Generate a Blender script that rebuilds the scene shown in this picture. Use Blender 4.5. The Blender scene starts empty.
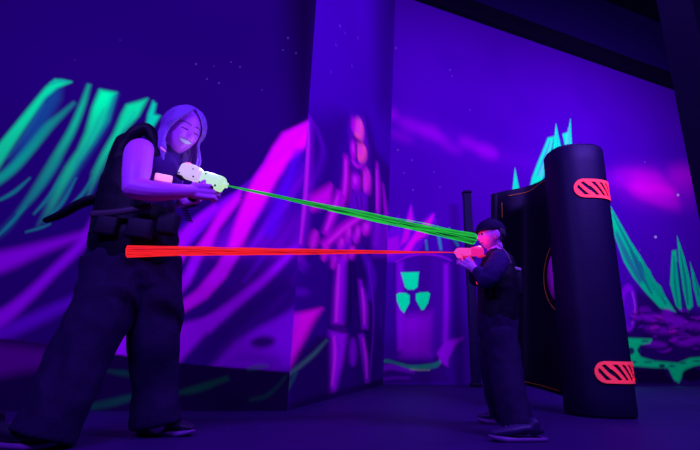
import bpy, bmesh, math, random
import numpy as np
from mathutils import Vector, Matrix, noise
random.seed(7); rng = np.random.RandomState(5)
scn = bpy.context.scene
COL = scn.collection
PI = math.pi

# ------------------------------------------------------------------ camera
F = 455.0; CH = 0.36; PITCH = math.radians(16.1); ROLL = 0.026
RM = Matrix.Rotation(PI/2+PITCH, 3, 'X') @ Matrix.Rotation(ROLL, 3, 'Z')
CAMP = Vector((0, 0, CH))
cam_d = bpy.data.cameras.new('camera'); cam = bpy.data.objects.new('camera', cam_d); COL.objects.link(cam)
cam_d.sensor_width = 36; cam_d.lens = F*36/700; cam_d.clip_start = 0.05; cam_d.clip_end = 100
cam.matrix_world = Matrix.Translation(CAMP) @ RM.to_4x4()
scn.camera = cam

def ray(x, y): return RM @ Vector(((x-350)/F, (225-y)/F, -1))
def at(x, y, Y):
    d = ray(x, y); return CAMP + d*(Y/d.y)
def fl(x, y, z=0.0):
    d = ray(x, y); return CAMP + d*((z-CH)/d.z)

# ------------------------------------------------------------------ materials
LAMP = (0.20, 0.075, 1.0)            # colour of the blacklight tubes
def lin(c):
    c = c/255.0
    return c/12.92 if c <= 0.04045 else ((c+0.055)/1.055)**2.4
def paint(r, g, b):
    "reflectance of a (fluorescent) paint that reads r,g,b under the blacklights"
    return (lin(r)/LAMP[0], lin(g)/LAMP[1], lin(b)/LAMP[2])

MATS = {}
def mat(name, col, rough=0.6, emis=None, estr=0.0, spec=0.3, bump=0.0, bscale=40, metal=0.0, var=0.0):
    if name in MATS: return MATS[name]
    m = bpy.data.materials.new(name); m.use_nodes = True
    nt = m.node_tree; b = nt.nodes['Principled BSDF']
    b.inputs['Base Color'].default_value = (*col, 1); b.inputs['Roughness'].default_value = rough
    b.inputs['Specular IOR Level'].default_value = spec; b.inputs['Metallic'].default_value = metal
    if emis:
        b.inputs['Emission Color'].default_value = (*emis, 1); b.inputs['Emission Strength'].default_value = estr
    tc = nt.nodes.new('ShaderNodeTexCoord')
    n = nt.nodes.new('ShaderNodeTexNoise'); n.inputs['Scale'].default_value = bscale; n.inputs['Detail'].default_value = 4
    nt.links.new(tc.outputs['Object'], n.inputs['Vector'])
    if var:
        mx = nt.nodes.new('ShaderNodeMix'); mx.data_type = 'RGBA'
        nt.links.new(n.outputs['Fac'], mx.inputs[0])
        mx.inputs[6].default_value = (*[c*(1-var) for c in col], 1); mx.inputs[7].default_value = (*[c*(1+var) for c in col], 1)
        nt.links.new(mx.outputs[2], b.inputs['Base Color'])
    if bump:
        bp = nt.nodes.new('ShaderNodeBump'); bp.inputs['Strength'].default_value = bump; bp.inputs['Distance'].default_value = 0.01
        nt.links.new(n.outputs['Fac'], bp.inputs['Height']); nt.links.new(bp.outputs['Normal'], b.inputs['Normal'])
    MATS[name] = m; return m

def attr_mat(name, attr='Col', rough=1.0, diffuse=True, bump=0.0):
    if name in MATS: return MATS[name]
    m = bpy.data.materials.new(name); m.use_nodes = True; nt = m.node_tree
    a = nt.nodes.new('ShaderNodeAttribute'); a.attribute_name = attr
    if diffuse:
        nt.nodes.remove(nt.nodes['Principled BSDF'])
        d = nt.nodes.new('ShaderNodeBsdfDiffuse'); out = nt.nodes['Material Output']
        nt.links.new(a.outputs['Color'], d.inputs['Color']); nt.links.new(d.outputs[0], out.inputs['Surface'])
    else:
        d = nt.nodes['Principled BSDF']; d.inputs['Roughness'].default_value = rough; d.inputs['Specular IOR Level'].default_value = 0.35
        nt.links.new(a.outputs['Color'], d.inputs['Base Color'])
    MATS[name] = m; return m

def fluor(name, rgb):
    "fluorescent paint: re-radiates in proportion to the lamp light that falls on it"
    if name in MATS: return MATS[name]
    m = bpy.data.materials.new(name); m.use_nodes = True; nt = m.node_tree
    nt.nodes.remove(nt.nodes['Principled BSDF'])
    d = nt.nodes.new('ShaderNodeBsdfDiffuse'); d.inputs['Color'].default_value = (*paint(*rgb), 1)
    nt.links.new(d.outputs[0], nt.nodes['Material Output'].inputs['Surface'])
    MATS[name] = m; return m

# ------------------------------------------------------------------ object helpers
ORG = {}
def tag(o, label=None, cat=None, group=None, kind=None):
    if label: o['label'] = label
    if cat: o['category'] = cat
    if group: o['group'] = group
    if kind: o['kind'] = kind
    return o
def thing(name, loc, label, cat, group=None):
    o = bpy.data.objects.new(name, None); COL.objects.link(o); o.location = loc; o.empty_display_size = 0.1
    ORG[o.name] = Vector(loc); return tag(o, label, cat, group)
def link(name, me, parent=None, m=None, smooth=True, origin=None):
    o = bpy.data.objects.new(name, me); COL.objects.link(o)
    if m: me.materials.append(m)
    org = ORG[parent.name] if parent is not None else (Vector(origin) if origin is not None else Vector((0, 0, 0)))
    me.transform(Matrix.Translation(-org))
    if parent is not None: o.parent = parent
    else: o.location = org
    ORG[o.name] = org
    if smooth: me.polygons.foreach_set('use_smooth', [True]*len(me.polygons))
    return o

def basis(d, up=Vector((0, 0, 1))):
    d = d.normalized()
    if abs(d.dot(up)) > 0.97: up = Vector((0, 1, 0)) if abs(d.y) < 0.9 else Vector((1, 0, 0))
    s = d.cross(up).normalized(); return d, s, s.cross(d).normalized()

def spline(pts, n):
    "Catmull-Rom resample of tuples"
    P = [np.array(p, float) for p in pts]
    if len(P) < 3:
        return [P[0]+(P[-1]-P[0])*i/(n-1) for i in range(n)]
    P = [2*P[0]-P[1]]+P+[2*P[-1]-P[-2]]
    out = []; seg = len(P)-3
    for i in range(n):
        t = i/(n-1)*seg; k = min(int(t), seg-1); t -= k
        a, b, c, d = P[k:k+4]
        out.append(0.5*((2*b)+(c-a)*t+(2*a-5*b+4*c-d)*t*t+(3*b-a-3*c+d)*t**3))
    return out

class MB:
    def __init__(s): s.v = []; s.f = []
    def tube(s, pts, rad, seg=16, n=None, up=None, flat=1.0, cap='round', wob=None):
        """pts world vectors, rad scalar or list (r) ; flat = ratio of the 2nd radius"""
        R = list(rad) if hasattr(rad, '__len__') else [rad]*len(pts)
        Fl = list(flat) if hasattr(flat, '__len__') else [flat]*len(pts)
        n = n or max(2, 6*(len(pts)-1)+1)
        q = spline([(*p, r, k) for p, r, k in zip(pts, R, Fl)], n)
        C = [Vector(a[:3]) for a in q]; rr = [max(a[3], 1e-4) for a in q]; ff = [a[4] for a in q]
        T = [(C[min(i+1, n-1)]-C[max(i-1, 0)]).normalized() for i in range(n)]
        upv = Vector(up) if up is not None else Vector((0, 0, 1))
        if up is None and abs(T[0].dot(upv)) > 0.9: upv = Vector((0, 1, 0))
        rings = []
        def ring(c, t, r, fl_, i):
            nonlocal upv
            sd = t.cross(upv)
            if sd.length < 1e-4: sd = t.cross(Vector((1, 0.2, 0.1)))
            sd.normalize(); u2 = sd.cross(t).normalized()
            if up is None: upv = u2
            st = len(s.v)
            for k in range(seg):
                a = 2*PI*k/seg; w = wob(i/(n-1), a) if wob else 1.0
                s.v.append(c + sd*(math.cos(a)*r*w) + u2*(math.sin(a)*r*fl_*w))
            return st
        if cap == 'round':
            for k in range(3, 0, -1):
                a = PI/2*k/3.2
                rings.append(ring(C[0]-T[0]*rr[0]*math.sin(a), T[0], rr[0]*math.cos(a), ff[0], 0))
        for i in range(n): rings.append(ring(C[i], T[i], rr[i], ff[i], i))
        if cap == 'round':
            for k in range(1, 4):
                a = PI/2*k/3.2
                rings.append(ring(C[-1]+T[-1]*rr[-1]*math.sin(a), T[-1], rr[-1]*math.cos(a), ff[-1], n-1))
        for a, b in zip(rings, rings[1:]):
            for k in range(seg):
                k2 = (k+1) % seg; s.f.append((a+k, a+k2, b+k2, b+k))
        s.f.append(tuple(reversed(range(rings[0], rings[0]+seg)))); s.f.append(tuple(range(rings[-1], rings[-1]+seg)))
        return s
    def ell(s, c, r, M=None, nu=24, nv=16, fn=None):
        M = M or Matrix.Identity(3); st = len(s.v); c = Vector(c)
        for j in range(nv+1):
            th = PI*j/nv
            for i in range(nu):
                ph = 2*PI*i/nu; d = Vector((math.sin(th)*math.cos(ph), math.sin(th)*math.sin(ph), math.cos(th)))
                p = fn(d) if fn else Vector((d.x*r[0], d.y*r[1], d.z*r[2]))
                s.v.append(c+M@p)
        for j in range(nv):
            for i in range(nu):
                i2 = (i+1) % nu; a = st+j*nu
                s.f.append((a+i, a+nu+i, a+nu+i2, a+i2))
        return s
    def box(s, c, size, M=None, bev=0.0):
        M = M or Matrix.Identity(3); bm = bmesh.new(); bmesh.ops.create_cube(bm, size=1)
        for v in bm.verts: v.co = Vector((v.co.x*size[0], v.co.y*size[1], v.co.z*size[2]))
        if bev: bmesh.ops.bevel(bm, geom=list(bm.edges), offset=bev, segments=3, affect='EDGES', profile=0.5)
        bm.verts.index_update(); st = len(s.v); c = Vector(c)
        for v in bm.verts: s.v.append(c+M@v.co)
        for f in bm.faces: s.f.append(tuple(st+v.index for v in f.verts))
        bm.free(); return s
    def prism(s, poly, thick, O, X, Yv, N):
        "polygon (2d list) extruded by thick along N, from plane O,X,Yv"
        st = len(s.v); n = len(poly)
        for k in (0, 1):
            for a, b in poly: s.v.append(O+X*a+Yv*b+N*(thick*k))
        s.f.append(tuple(range(st, st+n))[::-1]); s.f.append(tuple(range(st+n, st+2*n)))
        for i in range(n):
            j = (i+1) % n; s.f.append((st+i, st+j, st+n+j, st+n+i))
        return s
    def mesh(s, name):
        me = bpy.data.meshes.new(name); me.from_pydata([tuple(v) for v in s.v], [], s.f)
        bm = bmesh.new(); bm.from_mesh(me); bmesh.ops.recalc_face_normals(bm, faces=bm.faces); bm.to_mesh(me); bm.free()
        me.update(); return me
    def build(s, name, m, parent=None, smooth=True, origin=None):
        return link(name, s.mesh(name), parent, m, smooth, origin)
    def fuse(s, name, voxel, iters, m, parent=None, fn=None, origin=None):
        "voxel-union all shells into one continuous skin, relax it, optionally displace, link it"
        me = s.mesh(name+'_raw'); o = bpy.data.objects.new(name+'_raw', me); COL.objects.link(o)
        r = o.modifiers.new('r', 'REMESH'); r.mode = 'VOXEL'; r.voxel_size = voxel
        if iters:
            sm = o.modifiers.new('s', 'SMOOTH'); sm.iterations = iters; sm.factor = 0.5
        dg = bpy.context.evaluated_depsgraph_get(); out = bpy.data.meshes.new_from_object(o.evaluated_get(dg))
        bpy.data.objects.remove(o); bpy.data.meshes.remove(me); out.name = name
        if fn:
            out.update()
            nr = [v.normal.copy() for v in out.vertices]
            for v, nn in zip(out.vertices, nr): v.co = v.co + nn*fn(v.co, nn)
        return link(name, out, parent, m, True, origin)

def set_colors(o, fn):
    "fn(world point) -> rgb"
    me = o.data; org = ORG[o.name]
    a = me.color_attributes.new('Col', 'FLOAT_COLOR', 'POINT')
    buf = np.ones((len(me.vertices), 4), np.float32)
    for i, v in enumerate(me.vertices): buf[i, :3] = fn(v.co+org)
    a.data.foreach_set('color', buf.ravel())

# ------------------------------------------------------------------ the painted walls
class Wall:
    """upright (slightly raked) scenic wall given by base ends A,B and a top direction at each end"""
    def __init__(s, A, B, TA, TB, H, squash=1.0, rake=0.0):
        s.rake = rake
        s.A, s.B = Vector(A), Vector(B); s.TA, s.TB = Vector(TA), Vector(TB); s.H = H
        s.L = (s.B-s.A).length; s.q = squash
        s.N = (s.B-s.A).cross(Vector((0, 0, 1))).normalized()
    def pt(s, u, v):
        b = s.A.lerp(s.B, u/s.L); t = s.TA.lerp(s.TB, u/s.L); return b+t*v
    def hit(s, x, y):
        "where on this wall (u along the base, v up, metres) a stroke sits"
        d = ray(x, y); u = s.L*0.5; v = 1.0
        for _ in range(25):
            p = s.pt(u, v); du = (s.pt(u+1e-3, v)-p)/1e-3; dv = (s.pt(u, v+1e-3)-p)/1e-3
            n = du.cross(dv); k = n.dot(p-CAMP)/n.dot(d); e = CAMP+d*k-p
            a11, a12, a22 = du.dot(du), du.dot(dv), dv.dot(dv); b1, b2 = du.dot(e), dv.dot(e)
            det = a11*a22-a12*a12; u += (a22*b1-a12*b2)/det; v += (a11*b2-a12*b1)/det
        return u, v
    def start(s, nu, nv, base):
        s.nu, s.nv = nu, nv
        s.U, s.V = np.meshgrid(np.linspace(0, s.L, nu), np.linspace(0, s.H, nv))
        s.X = s.U/s.q; s.Y = s.V
        s.C = np.empty((nv, nu, 3)); s.C[:] = paint(*base)
        # slow mottling that warps the brush edges like an airbrush
        s.W1 = s._noise(0.55, 3); s.W2 = s._noise(0.25, 9); s.ST = s._noise(1, 21, .05, .7, s.rake)**1.3
    def _noise(s, size, seed, sx=None, sy=None, ang=0.0):
        r = np.random.RandomState(seed); sx = sx or size; sy = sy or size
        ca, sa = math.cos(ang), math.sin(ang)
        x = (s.X*ca+s.Y*sa)/sx; y = (-s.X*sa+s.Y*ca)/sy; x = x-x.min(); y = y-y.min()
        g = r.rand(int(y.max())+3, int(x.max())+3)
        ix, iy = x.astype(int), y.astype(int); fx, fy = x-ix, y-iy
        fx = fx*fx*(3-2*fx); fy = fy*fy*(3-2*fy)
        return (g[iy, ix]*(1-fx)+g[iy, ix+1]*fx)*(1-fy)+(g[iy+1, ix]*(1-fx)+g[iy+1, ix+1]*fx)*fy
    def blend(s, m, rgb, op=1.0):
        m = np.clip(m*op, 0, 1)[..., None]; s.C = s.C*(1-m)+np.array(paint(*rgb))*m
    def scale(s, x, y):
        "metres per brush unit round a spot"
        u0, v0 = s.hit(x, y-2); u1, v1 = s.hit(x, y+2); return abs(v0-v1)/4
    def poly(s, pts, rgb, soft=1.5, op=1.0, grain=0.0, fade=None):
        q = np.array([(u/s.q, v) for u, v in (s.hit(*p) for p in pts)])
        mx, my = np.mean([p[0] for p in pts]), np.mean([p[1] for p in pts]); sf = soft*1.12*s.scale(mx, my)
        pad = sf*2; x0, x1 = q[:, 0].min()-pad, q[:, 0].max()+pad; y0, y1 = q[:, 1].min()-pad, q[:, 1].max()+pad
        jj = np.where((s.X[0] >= x0) & (s.X[0] <= x1))[0]; ii = np.where((s.Y[:, 0] >= y0) & (s.Y[:, 0] <= y1))[0]
        if not len(ii) or not len(jj): return
        sl = (slice(ii[0], ii[-1]+1), slice(jj[0], jj[-1]+1))
        X, Y = s.X[sl], s.Y[sl]; d2 = np.full(X.shape, 1e9); ins = np.zeros(X.shape, bool)
        for (ax, ay), (bx, by) in zip(q, np.roll(q, -1, 0)):
            ex, ey = bx-ax, by-ay; l = ex*ex+ey*ey+1e-12
            t = np.clip(((X-ax)*ex+(Y-ay)*ey)/l, 0, 1); d2 = np.minimum(d2, (X-ax-t*ex)**2+(Y-ay-t*ey)**2)
            c = (ay > Y) != (by > Y); ins ^= c & (X < (bx-ax)*(Y-ay)/((by-ay) if by != ay else 1e-12)+ax)
        d = np.sqrt(d2)*np.where(ins, -1, 1); t = np.clip(0.5-d/(2*sf), 0, 1); m = t*t*(3-2*t)*op
        if grain: m = m*(1-grain*s.ST[sl])
        if fade:                                     # brush runs dry between two heights
            va, vb = s.hit(mx, fade[0])[1], s.hit(mx, fade[1])[1]
            k = np.clip((Y-vb)/(va-vb), 0, 1); m = m*(fade[3]+(fade[2]-fade[3])*k)
        m = m[..., None]; s.C[sl] = s.C[sl]*(1-m)+np.array(paint(*rgb))*m
    def stroke(s, pts, rgb, soft=1.5, op=1.0, n=None, grain=0.0, fade=None):
        "brush stroke: (x, y, half width) points"
        n = n or 5*len(pts); c = spline(pts, n); L, Rr = [], []
        for i, p in enumerate(c):
            t = c[min(i+1, n-1)][:2]-c[max(i-1, 0)][:2]; t = t/(np.linalg.norm(t)+1e-9); w = max(p[2], 0.2)
            L.append((p[0]-t[1]*w, p[1]+t[0]*w)); Rr.append((p[0]+t[1]*w, p[1]-t[0]*w))
        s.poly(L+Rr[::-1], rgb, soft, op, grain, fade)
    def blob(s, x, y, rx, ry, rgb, soft=2.0, op=1.0, rot=0.0, grain=0.0):
        c, sn = math.cos(rot), math.sin(rot)
        s.poly([(x+rx*math.cos(a)*c-ry*math.sin(a)*sn, y+rx*math.cos(a)*sn+ry*math.sin(a)*c) for a in np.linspace(0, 2*PI, 20)[:-1]], rgb, soft, op, grain)
    def finish(s, name, m, back=0.12):
        nu, nv = s.nu, s.nv
        P = np.array([[s.pt(u, v) for u in (0, s.L)] for v in (0, s.H)])   # bilinear corners
        uu = (s.U/s.L)[..., None]; vv = (s.V/s.H)[..., None]
        G = (P[0, 0]*(1-uu)+P[0, 1]*uu)*(1-vv)+(P[1, 0]*(1-uu)+P[1, 1]*uu)*vv
        me = bpy.data.meshes.new(name); V = G.reshape(-1, 3)
        idx = np.arange(nu*nv).reshape(nv, nu)
        Fq = np.stack([idx[:-1, :-1], idx[:-1, 1:], idx[1:, 1:], idx[1:, :-1]], -1).reshape(-1, 4)
        # give the flat its thickness: a back skin of four corners and the rim
        bk = -np.array(s.N)*back
        if np.dot(bk, V.mean(0)-np.array(CAMP)) < 0: bk = -bk
        c4 = [idx[0, 0], idx[0, -1], idx[-1, -1], idx[-1, 0]]; nb = len(V)
        V = np.vstack([V, V[c4]+bk]); faces = [tuple(f) for f in Fq.tolist()]
        faces.append((nb+3, nb+2, nb+1, nb))
        rims = [idx[0, :], idx[:, -1], idx[-1, ::-1], idx[::-1, 0]]
        for k, rim in enumerate(rims): faces.append(tuple(int(i) for i in rim[::-1])+(nb+k, nb+(k+1) % 4))
        me.from_pydata(V.tolist(), [], faces)
        a = me.color_attributes.new('Col', 'FLOAT_COLOR', 'POINT'); buf = np.ones((len(V), 4), np.float32)
        buf[:nu*nv, :3] = s.C.reshape(-1, 3); buf[nu*nv:, :3] = 0.01
        a.data.foreach_set('color', buf.ravel()); me.update()
        o = link(name, me, None, m, False); o['kind'] = 'structure'; return o

MURAL = attr_mat('airbrushed_mural')
TEAL = (0, 212, 160); MAG = (200, 0, 238); VIO = (110, 0, 236); DK = (22, 0, 84); SKY = (34, 0, 122)

# corners of the room (feet of the walls on the floor)
A0 = fl(-190, 411); A1 = fl(287, 411); A2 = fl(383, 384.5); A3 = fl(780, 386)
def top_dir(foot, x, y):
    d = ray(x, y); Y = foot.y; p = CAMP+d*(Y/d.y); return (p-foot)/p.z
T0 = Vector((0, 0, 1)); T1 = top_dir(A1, 316, 5); T2 = top_dir(A2, 395, 5); T3 = Vector((0, 0, 1))

# --- left wall
HW = 5.2
wl = Wall(A0, A1, T0, T1, 4.2, 1.0, -.56); wl.start(560, 560, (25, 0, 98))
wl.blend(np.clip((wl.W1-0.35)*0.8, 0, 1), (32, 0, 118), 0.6)
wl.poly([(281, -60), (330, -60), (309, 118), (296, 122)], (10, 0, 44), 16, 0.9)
for x, y, r, o in [(196, 64, .8, .7), (207, 79, .7, .6), (219, 83, .8, .6), (231, 62, .6, .5), (240, 67, .7, .6), (214, 66, .5, .5), (288, 38, .8, .6), (296, 53, .7, .5), (283, 50, .6, .5), (262, 90, .6, .4), (120, 40, .6, .3), (75, 60, .6, .3)]:
    wl.blob(x, y, r*.8, r*.8, (110, 70, 235), .6, o*.7)
# violet haze under the crystals
wl.poly([(-60, 180), (0, 165), (50, 110), (100, 100), (150, 110), (160, 200), (100, 240), (-60, 300)], (25, 0, 102), 14, .9)
wl.poly([(-60, 250), (60, 238), (120, 210), (185, 225), (240, 195), (292, 130), (340, 100), (300, 380), (-60, 340)], (26, 0, 98), 8, .9)
# teal crystals
wl.poly([(46, 92), (61, 86), (60, 99), (46, 124), (24, 158), (6, 172)], (14, 62, 140), 5, .8)
wl.poly([(-40, 190), (0, 143), (46, 87), (55, 79.5), (71, 82), (57, 88), (45, 98), (16, 141), (0, 166), (-40, 225)], TEAL, 2.6, .92, .35, (84, 170, 1, .72))
wl.stroke([(50, 84, 1.5), (60, 81, 2), (70, 82, 1)], (10, 150, 150), 1.5, .7)
wl.stroke([(74, 103, .8), (60, 116, 2.4), (47, 128, 4), (30, 149, 4.2), (12, 169, 4.2), (-10, 186, 4)], (4, 146, 140), 3.2, .85, None, .3)
wl.stroke([(60, 160, 2), (44, 182, 3), (28, 200, 2), (8, 226, 3), (-10, 240, 3)], (8, 70, 130), 4, .5)
wl.stroke([(89, 85, 1), (82, 106, 2.4), (72, 130, 3.2), (61, 150, 4), (48, 172, 4.5), (32, 196, 3.4), (18, 213, 1)], (0, 182, 150), 3, .95, None, .3, (90, 212, 1, .22))
wl.poly([(100, 90), (116, 93), (108, 121), (95, 142), (80, 163), (64, 190), (52, 213), (38, 225), (46, 209), (56, 185), (66, 167), (78, 150), (86, 132), (93, 107)], TEAL, 3.2, 1, .35, (95, 222, 1.1, .15))
wl.poly([(112, 96), (118, 94), (109, 124), (97, 144), (78, 172), (62, 200), (74, 172), (92, 144), (103, 122)], (14, 60, 140), 4, .65)
wl.poly([(127, 105), (147, 99), (138, 116), (124, 131), (113, 146), (101, 170), (88, 197), (93, 172), (104, 150), (114, 133), (122, 114)], TEAL, 3, 1, .35, (105, 198, 1.1, .25))
wl.poly([(153, 101), (156, 104), (154, 114), (160, 116), (153, 127), (146, 127), (148, 114)], (0, 180, 165), 2, .95)
for p in [[(62, 176, .6), (48, 198, 1.6), (34, 214, .6)], [(76, 178, .5), (62, 203, 1.6), (44, 222, .6)], [(92, 178, .6), (84, 192, 1.6), (72, 204, .5)], [(30, 178, .6), (14, 192, 1.8), (-4, 202, 1)], [(26, 206, .5), (12, 222, 1.5), (-2, 236, .6)], [(50, 224, .5), (40, 228, 1), (26, 232, .5)]]:
    wl.stroke(p, (4, 120, 140), 1.8, .6)
for p in [[(44, 104, 1), (28, 130, 1.6), (8, 158, 1)], [(104, 108, .6), (92, 134, 1.2), (74, 166, .8)], [(135, 112, .6), (120, 136, 1), (106, 160, .6)]]: wl.stroke(p, (20, 90, 150), 1.8, .45)
# violet rays, left of her
wl.stroke([(93, 219, 1.5), (82, 243, 4.5), (55, 270, 4.5), (25, 299, 5.5), (-5, 322, 8), (-60, 350, 9)], (112, 0, 219), 4.5, .85)
wl.stroke([(86, 234, 2.5), (45, 247, 5), (0, 262, 10), (-60, 276, 14)], (112, 0, 212), 6, .85)
wl.stroke([(90, 292, 3), (50, 312, 6), (0, 334, 7), (-60, 352, 7)], (76, 0, 197), 6, .7)
wl.stroke([(60, 352, 3), (30, 352, 6), (-10, 345, 5)], (80, 0, 160), 6, .5)
# mountain of magenta rays
wl.poly([(330, 100), (307, 121), (283, 133), (273, 147), (263, 163), (253, 177), (237, 190), (213, 203), (183, 223), (165, 240), (158, 300), (170, 372), (330, 380)], (58, 0, 172), 2.0, .95)
MTN = [(330, 104), (307, 123), (283, 135), (273, 149), (263, 165), (253, 179), (237, 192), (213, 205), (183, 225), (166, 242), (160, 300), (172, 366), (330, 372)]
wl.poly(MTN, (122, 0, 244), 3, .75, 1.5); wl.ST = 1-wl._noise(1, 77, .045, .6, -.62)**1.2; wl.poly(MTN, (30, 0, 112), 3, .6, 1.2)
wl.poly([(330, 105), (307, 122), (283, 133), (273, 147), (265, 163), (255, 177), (248, 190), (240, 210), (233, 230), (227, 250), (243, 252), (253, 223), (266, 202), (278, 179), (288, 162), (330, 125)], MAG, 3.4, 1, .25)
wl.poly([(241, 189), (220, 209), (207, 232), (193, 252), (209, 252), (219, 229), (240, 201)], (176, 0, 239), 3.4, 1, .25)
wl.stroke([(216, 206, 2), (198, 221, 4), (183, 238, 6), (172, 252, 8)], (140, 0, 239), 3.5, .9)
wl.stroke([(280, 178, 1), (268, 205, 2), (252, 235, 4), (238, 256, 4)], (52, 0, 150), 4, .8)
wl.stroke([(298, 150, 3), (285, 190, 5), (268, 235, 6)], (70, 0, 219), 5, .8)
wl.stroke([(305, 180, 3), (297, 220, 4), (284, 250, 5)], (60, 0, 160), 5, .7)
wl.poly([(243, 250), (226, 277), (207, 298), (181, 314), (178, 304), (197, 290), (216, 267), (226, 250)], (150, 0, 241), 3.6)
wl.poly([(206, 250), (190, 283), (176, 299), (172, 292), (186, 270), (194, 250)], (132, 0, 239), 3.4)
wl.poly([(190, 250), (174, 274), (160, 262), (172, 250)], (146, 0, 241), 3)
wl.stroke([(226, 292, 2), (205, 312, 5), (178, 325, 6)], (36, 0, 120), 5, .8)
wl.stroke([(292, 268, 4), (262, 296, 5), (236, 325, 5), (205, 345, 3)], (40, 0, 128), 6, .8)
wl.poly([(300, 246), (262, 281), (232, 312), (208, 337), (178, 362), (110, 362), (118, 330), (140, 318), (177, 326), (207, 318), (233, 298), (256, 277), (280, 250)], (124, 0, 246), 4.2, .95)
wl.poly([(214, 364), (223, 347), (253, 331), (270, 321), (300, 306), (300, 368), (250, 368)], (98, 0, 239), 7, .95)
wl.blob(263, 341, 14, 6.5, (34, 0, 110), 5, .95, -.15)
wl.poly([(150, 258), (310, 252), (310, 372), (168, 368)], (34, 0, 124), 9, .88)
wl.poly([(243, 248), (226, 277), (207, 298), (181, 314), (178, 304), (197, 290), (216, 267), (228, 248)], (154, 0, 236), 3.2)
wl.poly([(206, 248), (190, 283), (176, 299), (172, 292), (186, 270), (195, 248)], (128, 0, 236), 3.2)
wl.poly([(190, 248), (174, 274), (160, 262), (172, 248)], (150, 0, 236), 3)
wl.stroke([(268, 250, 1.5), (256, 266, 2), (244, 282, 1.5)], (76, 0, 200), 3, .6)
wl.stroke([(292, 252, 3), (267, 277, 4), (243, 297, 4.6), (223, 313, 5.5), (205, 327, 7)], (122, 0, 236), 3.6, .95)
wl.poly([(228, 309), (205, 334), (178, 364), (120, 364), (124, 326), (150, 322), (177, 325), (205, 318)], (120, 0, 236), 4, .95)
wl.poly([(300, 306), (280, 317), (258, 328), (234, 343), (214, 366), (300, 369)], (100, 0, 226), 5, .95)
wl.stroke([(290, 284, 4), (262, 302, 6), (240, 320, 5), (215, 342, 3), (196, 362, 2)], (32, 0, 118), 5, .85)
wl.blob(263, 342, 12, 6, (28, 0, 106), 4, .95, -.1); wl.stroke([(226, 362, 3), (250, 358, 4), (280, 362, 3)], (70, 0, 190), 5, .6)
# dark ground band and its joint
ground = [(-60, 333), (0, 339), (35, 343), (110, 354), (176, 363), (230, 368), (292, 373), (300, 430), (-60, 430)]
wl.poly(ground, (15, 0, 62), 1.0)
wl.stroke([(-40, 336, .5), (35, 343, .5), (176, 363, .5), (292, 373, .5)], (10, 0, 40), .8, .9)
wl.poly([(-60, 342), (0, 344), (48, 350), (52, 366), (20, 372), (-60, 390)], (74, 0, 150), 8, .55)
for p, o in [([(178, 393, 2), (200, 388, 3.5), (228, 378, 2)], .8), ([(76, 409, 2), (105, 404, 4), (138, 396, 3)], .7), ([(108, 371, 1), (122, 373, 2.5), (138, 375, 2.5)], .8), ([(248, 369, 1), (258, 367, 1.8), (268, 366, .6)], .8), ([(250, 400, 1), (266, 396, 1.5), (278, 386, 1), (286, 376, .6)], .6)]:
    wl.stroke(p, (4, 58, 70), 3.0, o*.9, None, .4)
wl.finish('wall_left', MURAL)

# --- receding middle wall with the painted armoured skeleton
wm = Wall(A1, A2, T1, T2, 7.2, 6.0); wm.start(420, 640, (50, 0, 168))
wm.blend(np.clip((wm.W1-.4), 0, 1), (58, 0, 184), .7)
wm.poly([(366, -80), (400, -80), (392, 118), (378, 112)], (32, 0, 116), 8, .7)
for x, y, o in [(340, 26, .8), (336, 45, .5), (345, 33, .4), (352, 66, .5), (358, 38, .4), (331, 72, .4)]: wm.blob(x, y, .5, .5, (120, 70, 235), .5, o*.6)
wm.poly([(300, 122), (336, 112), (350, 118), (340, 180), (345, 260), (300, 260)], (34, 0, 122), 6, .8)
wm.poly([(368, 118), (376, 150), (392, 170), (392, 260), (345, 260), (340, 190)], (38, 0, 124), 5, .8)
wm.poly([(284, 250), (392, 250), (384, 384), (287, 414)], (36, 0, 124), 8, .85)
wm.stroke([(316, 126, 1), (323, 150, 1.8), (318, 170, 2), (311, 186, 2)], (80, 0, 197), 2.5, .7)
wm.stroke([(308, 118, 3), (308, 150, 3), (306, 190, 4), (302, 232, 4), (298, 262, 3)], (120, 0, 229), 3, .8)
BON = (164, 0, 224)
wm.poly([(346, 160), (370, 160), (372, 230), (352, 262), (330, 268), (322, 248), (338, 200)], (62, 0, 160), 4, .8)
wm.poly([(334, 262), (372, 256), (372, 384), (331, 396), (329, 330)], (30, 0, 106), 4, .85)
wm.poly([(354, 118), (364, 120), (369, 150), (364, 168), (352, 166), (350, 130)], (96, 0, 201), 2.5, .85)
wm.blob(359, 131, 4.6, 12.5, (206, 50, 196), 1.5); wm.blob(353.5, 125, 2.2, 7, BON, 1.2, .9)
wm.stroke([(353, 136, 1.2), (358, 141, 2), (364, 146, 2)], (60, 0, 130), 1.2, .9)
wm.blob(361.5, 153, 5.2, 9.5, (214, 50, 190), 1.5); wm.blob(353.5, 150, 2.8, 9, BON, 1.4, .95); wm.stroke([(352, 160, 1), (357, 166, 1.6), (362, 166, 1.2)], (170, 10, 224), 1, .9)
wm.stroke([(356, 144, .7), (357, 160, .7)], (50, 0, 120), .8, .9)
wm.stroke([(346, 156, 1.5), (347, 178, 3.6), (345, 196, 4.2), (340, 206, 3)], BON, 1.8, .9)
wm.blob(356, 182, 5, 8.5, (150, 0, 229), 2); wm.blob(366.5, 181, 4.2, 13, (186, 20, 224), 2)
wm.poly([(352, 192), (368, 192), (366, 210), (350, 210)], (96, 0, 212), 2.5, .9)
wm.stroke([(356, 196, .7), (358, 208, .6)], (40, 0, 120), .8, .8); wm.stroke([(361, 196, .7), (362, 208, .6)], (40, 0, 120), .8, .8)
wm.stroke([(377, 163, 1), (378, 185, 2.2), (378, 212, 2), (376, 246, 2.2)], (150, 0, 229), 1.4, .9)
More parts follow.
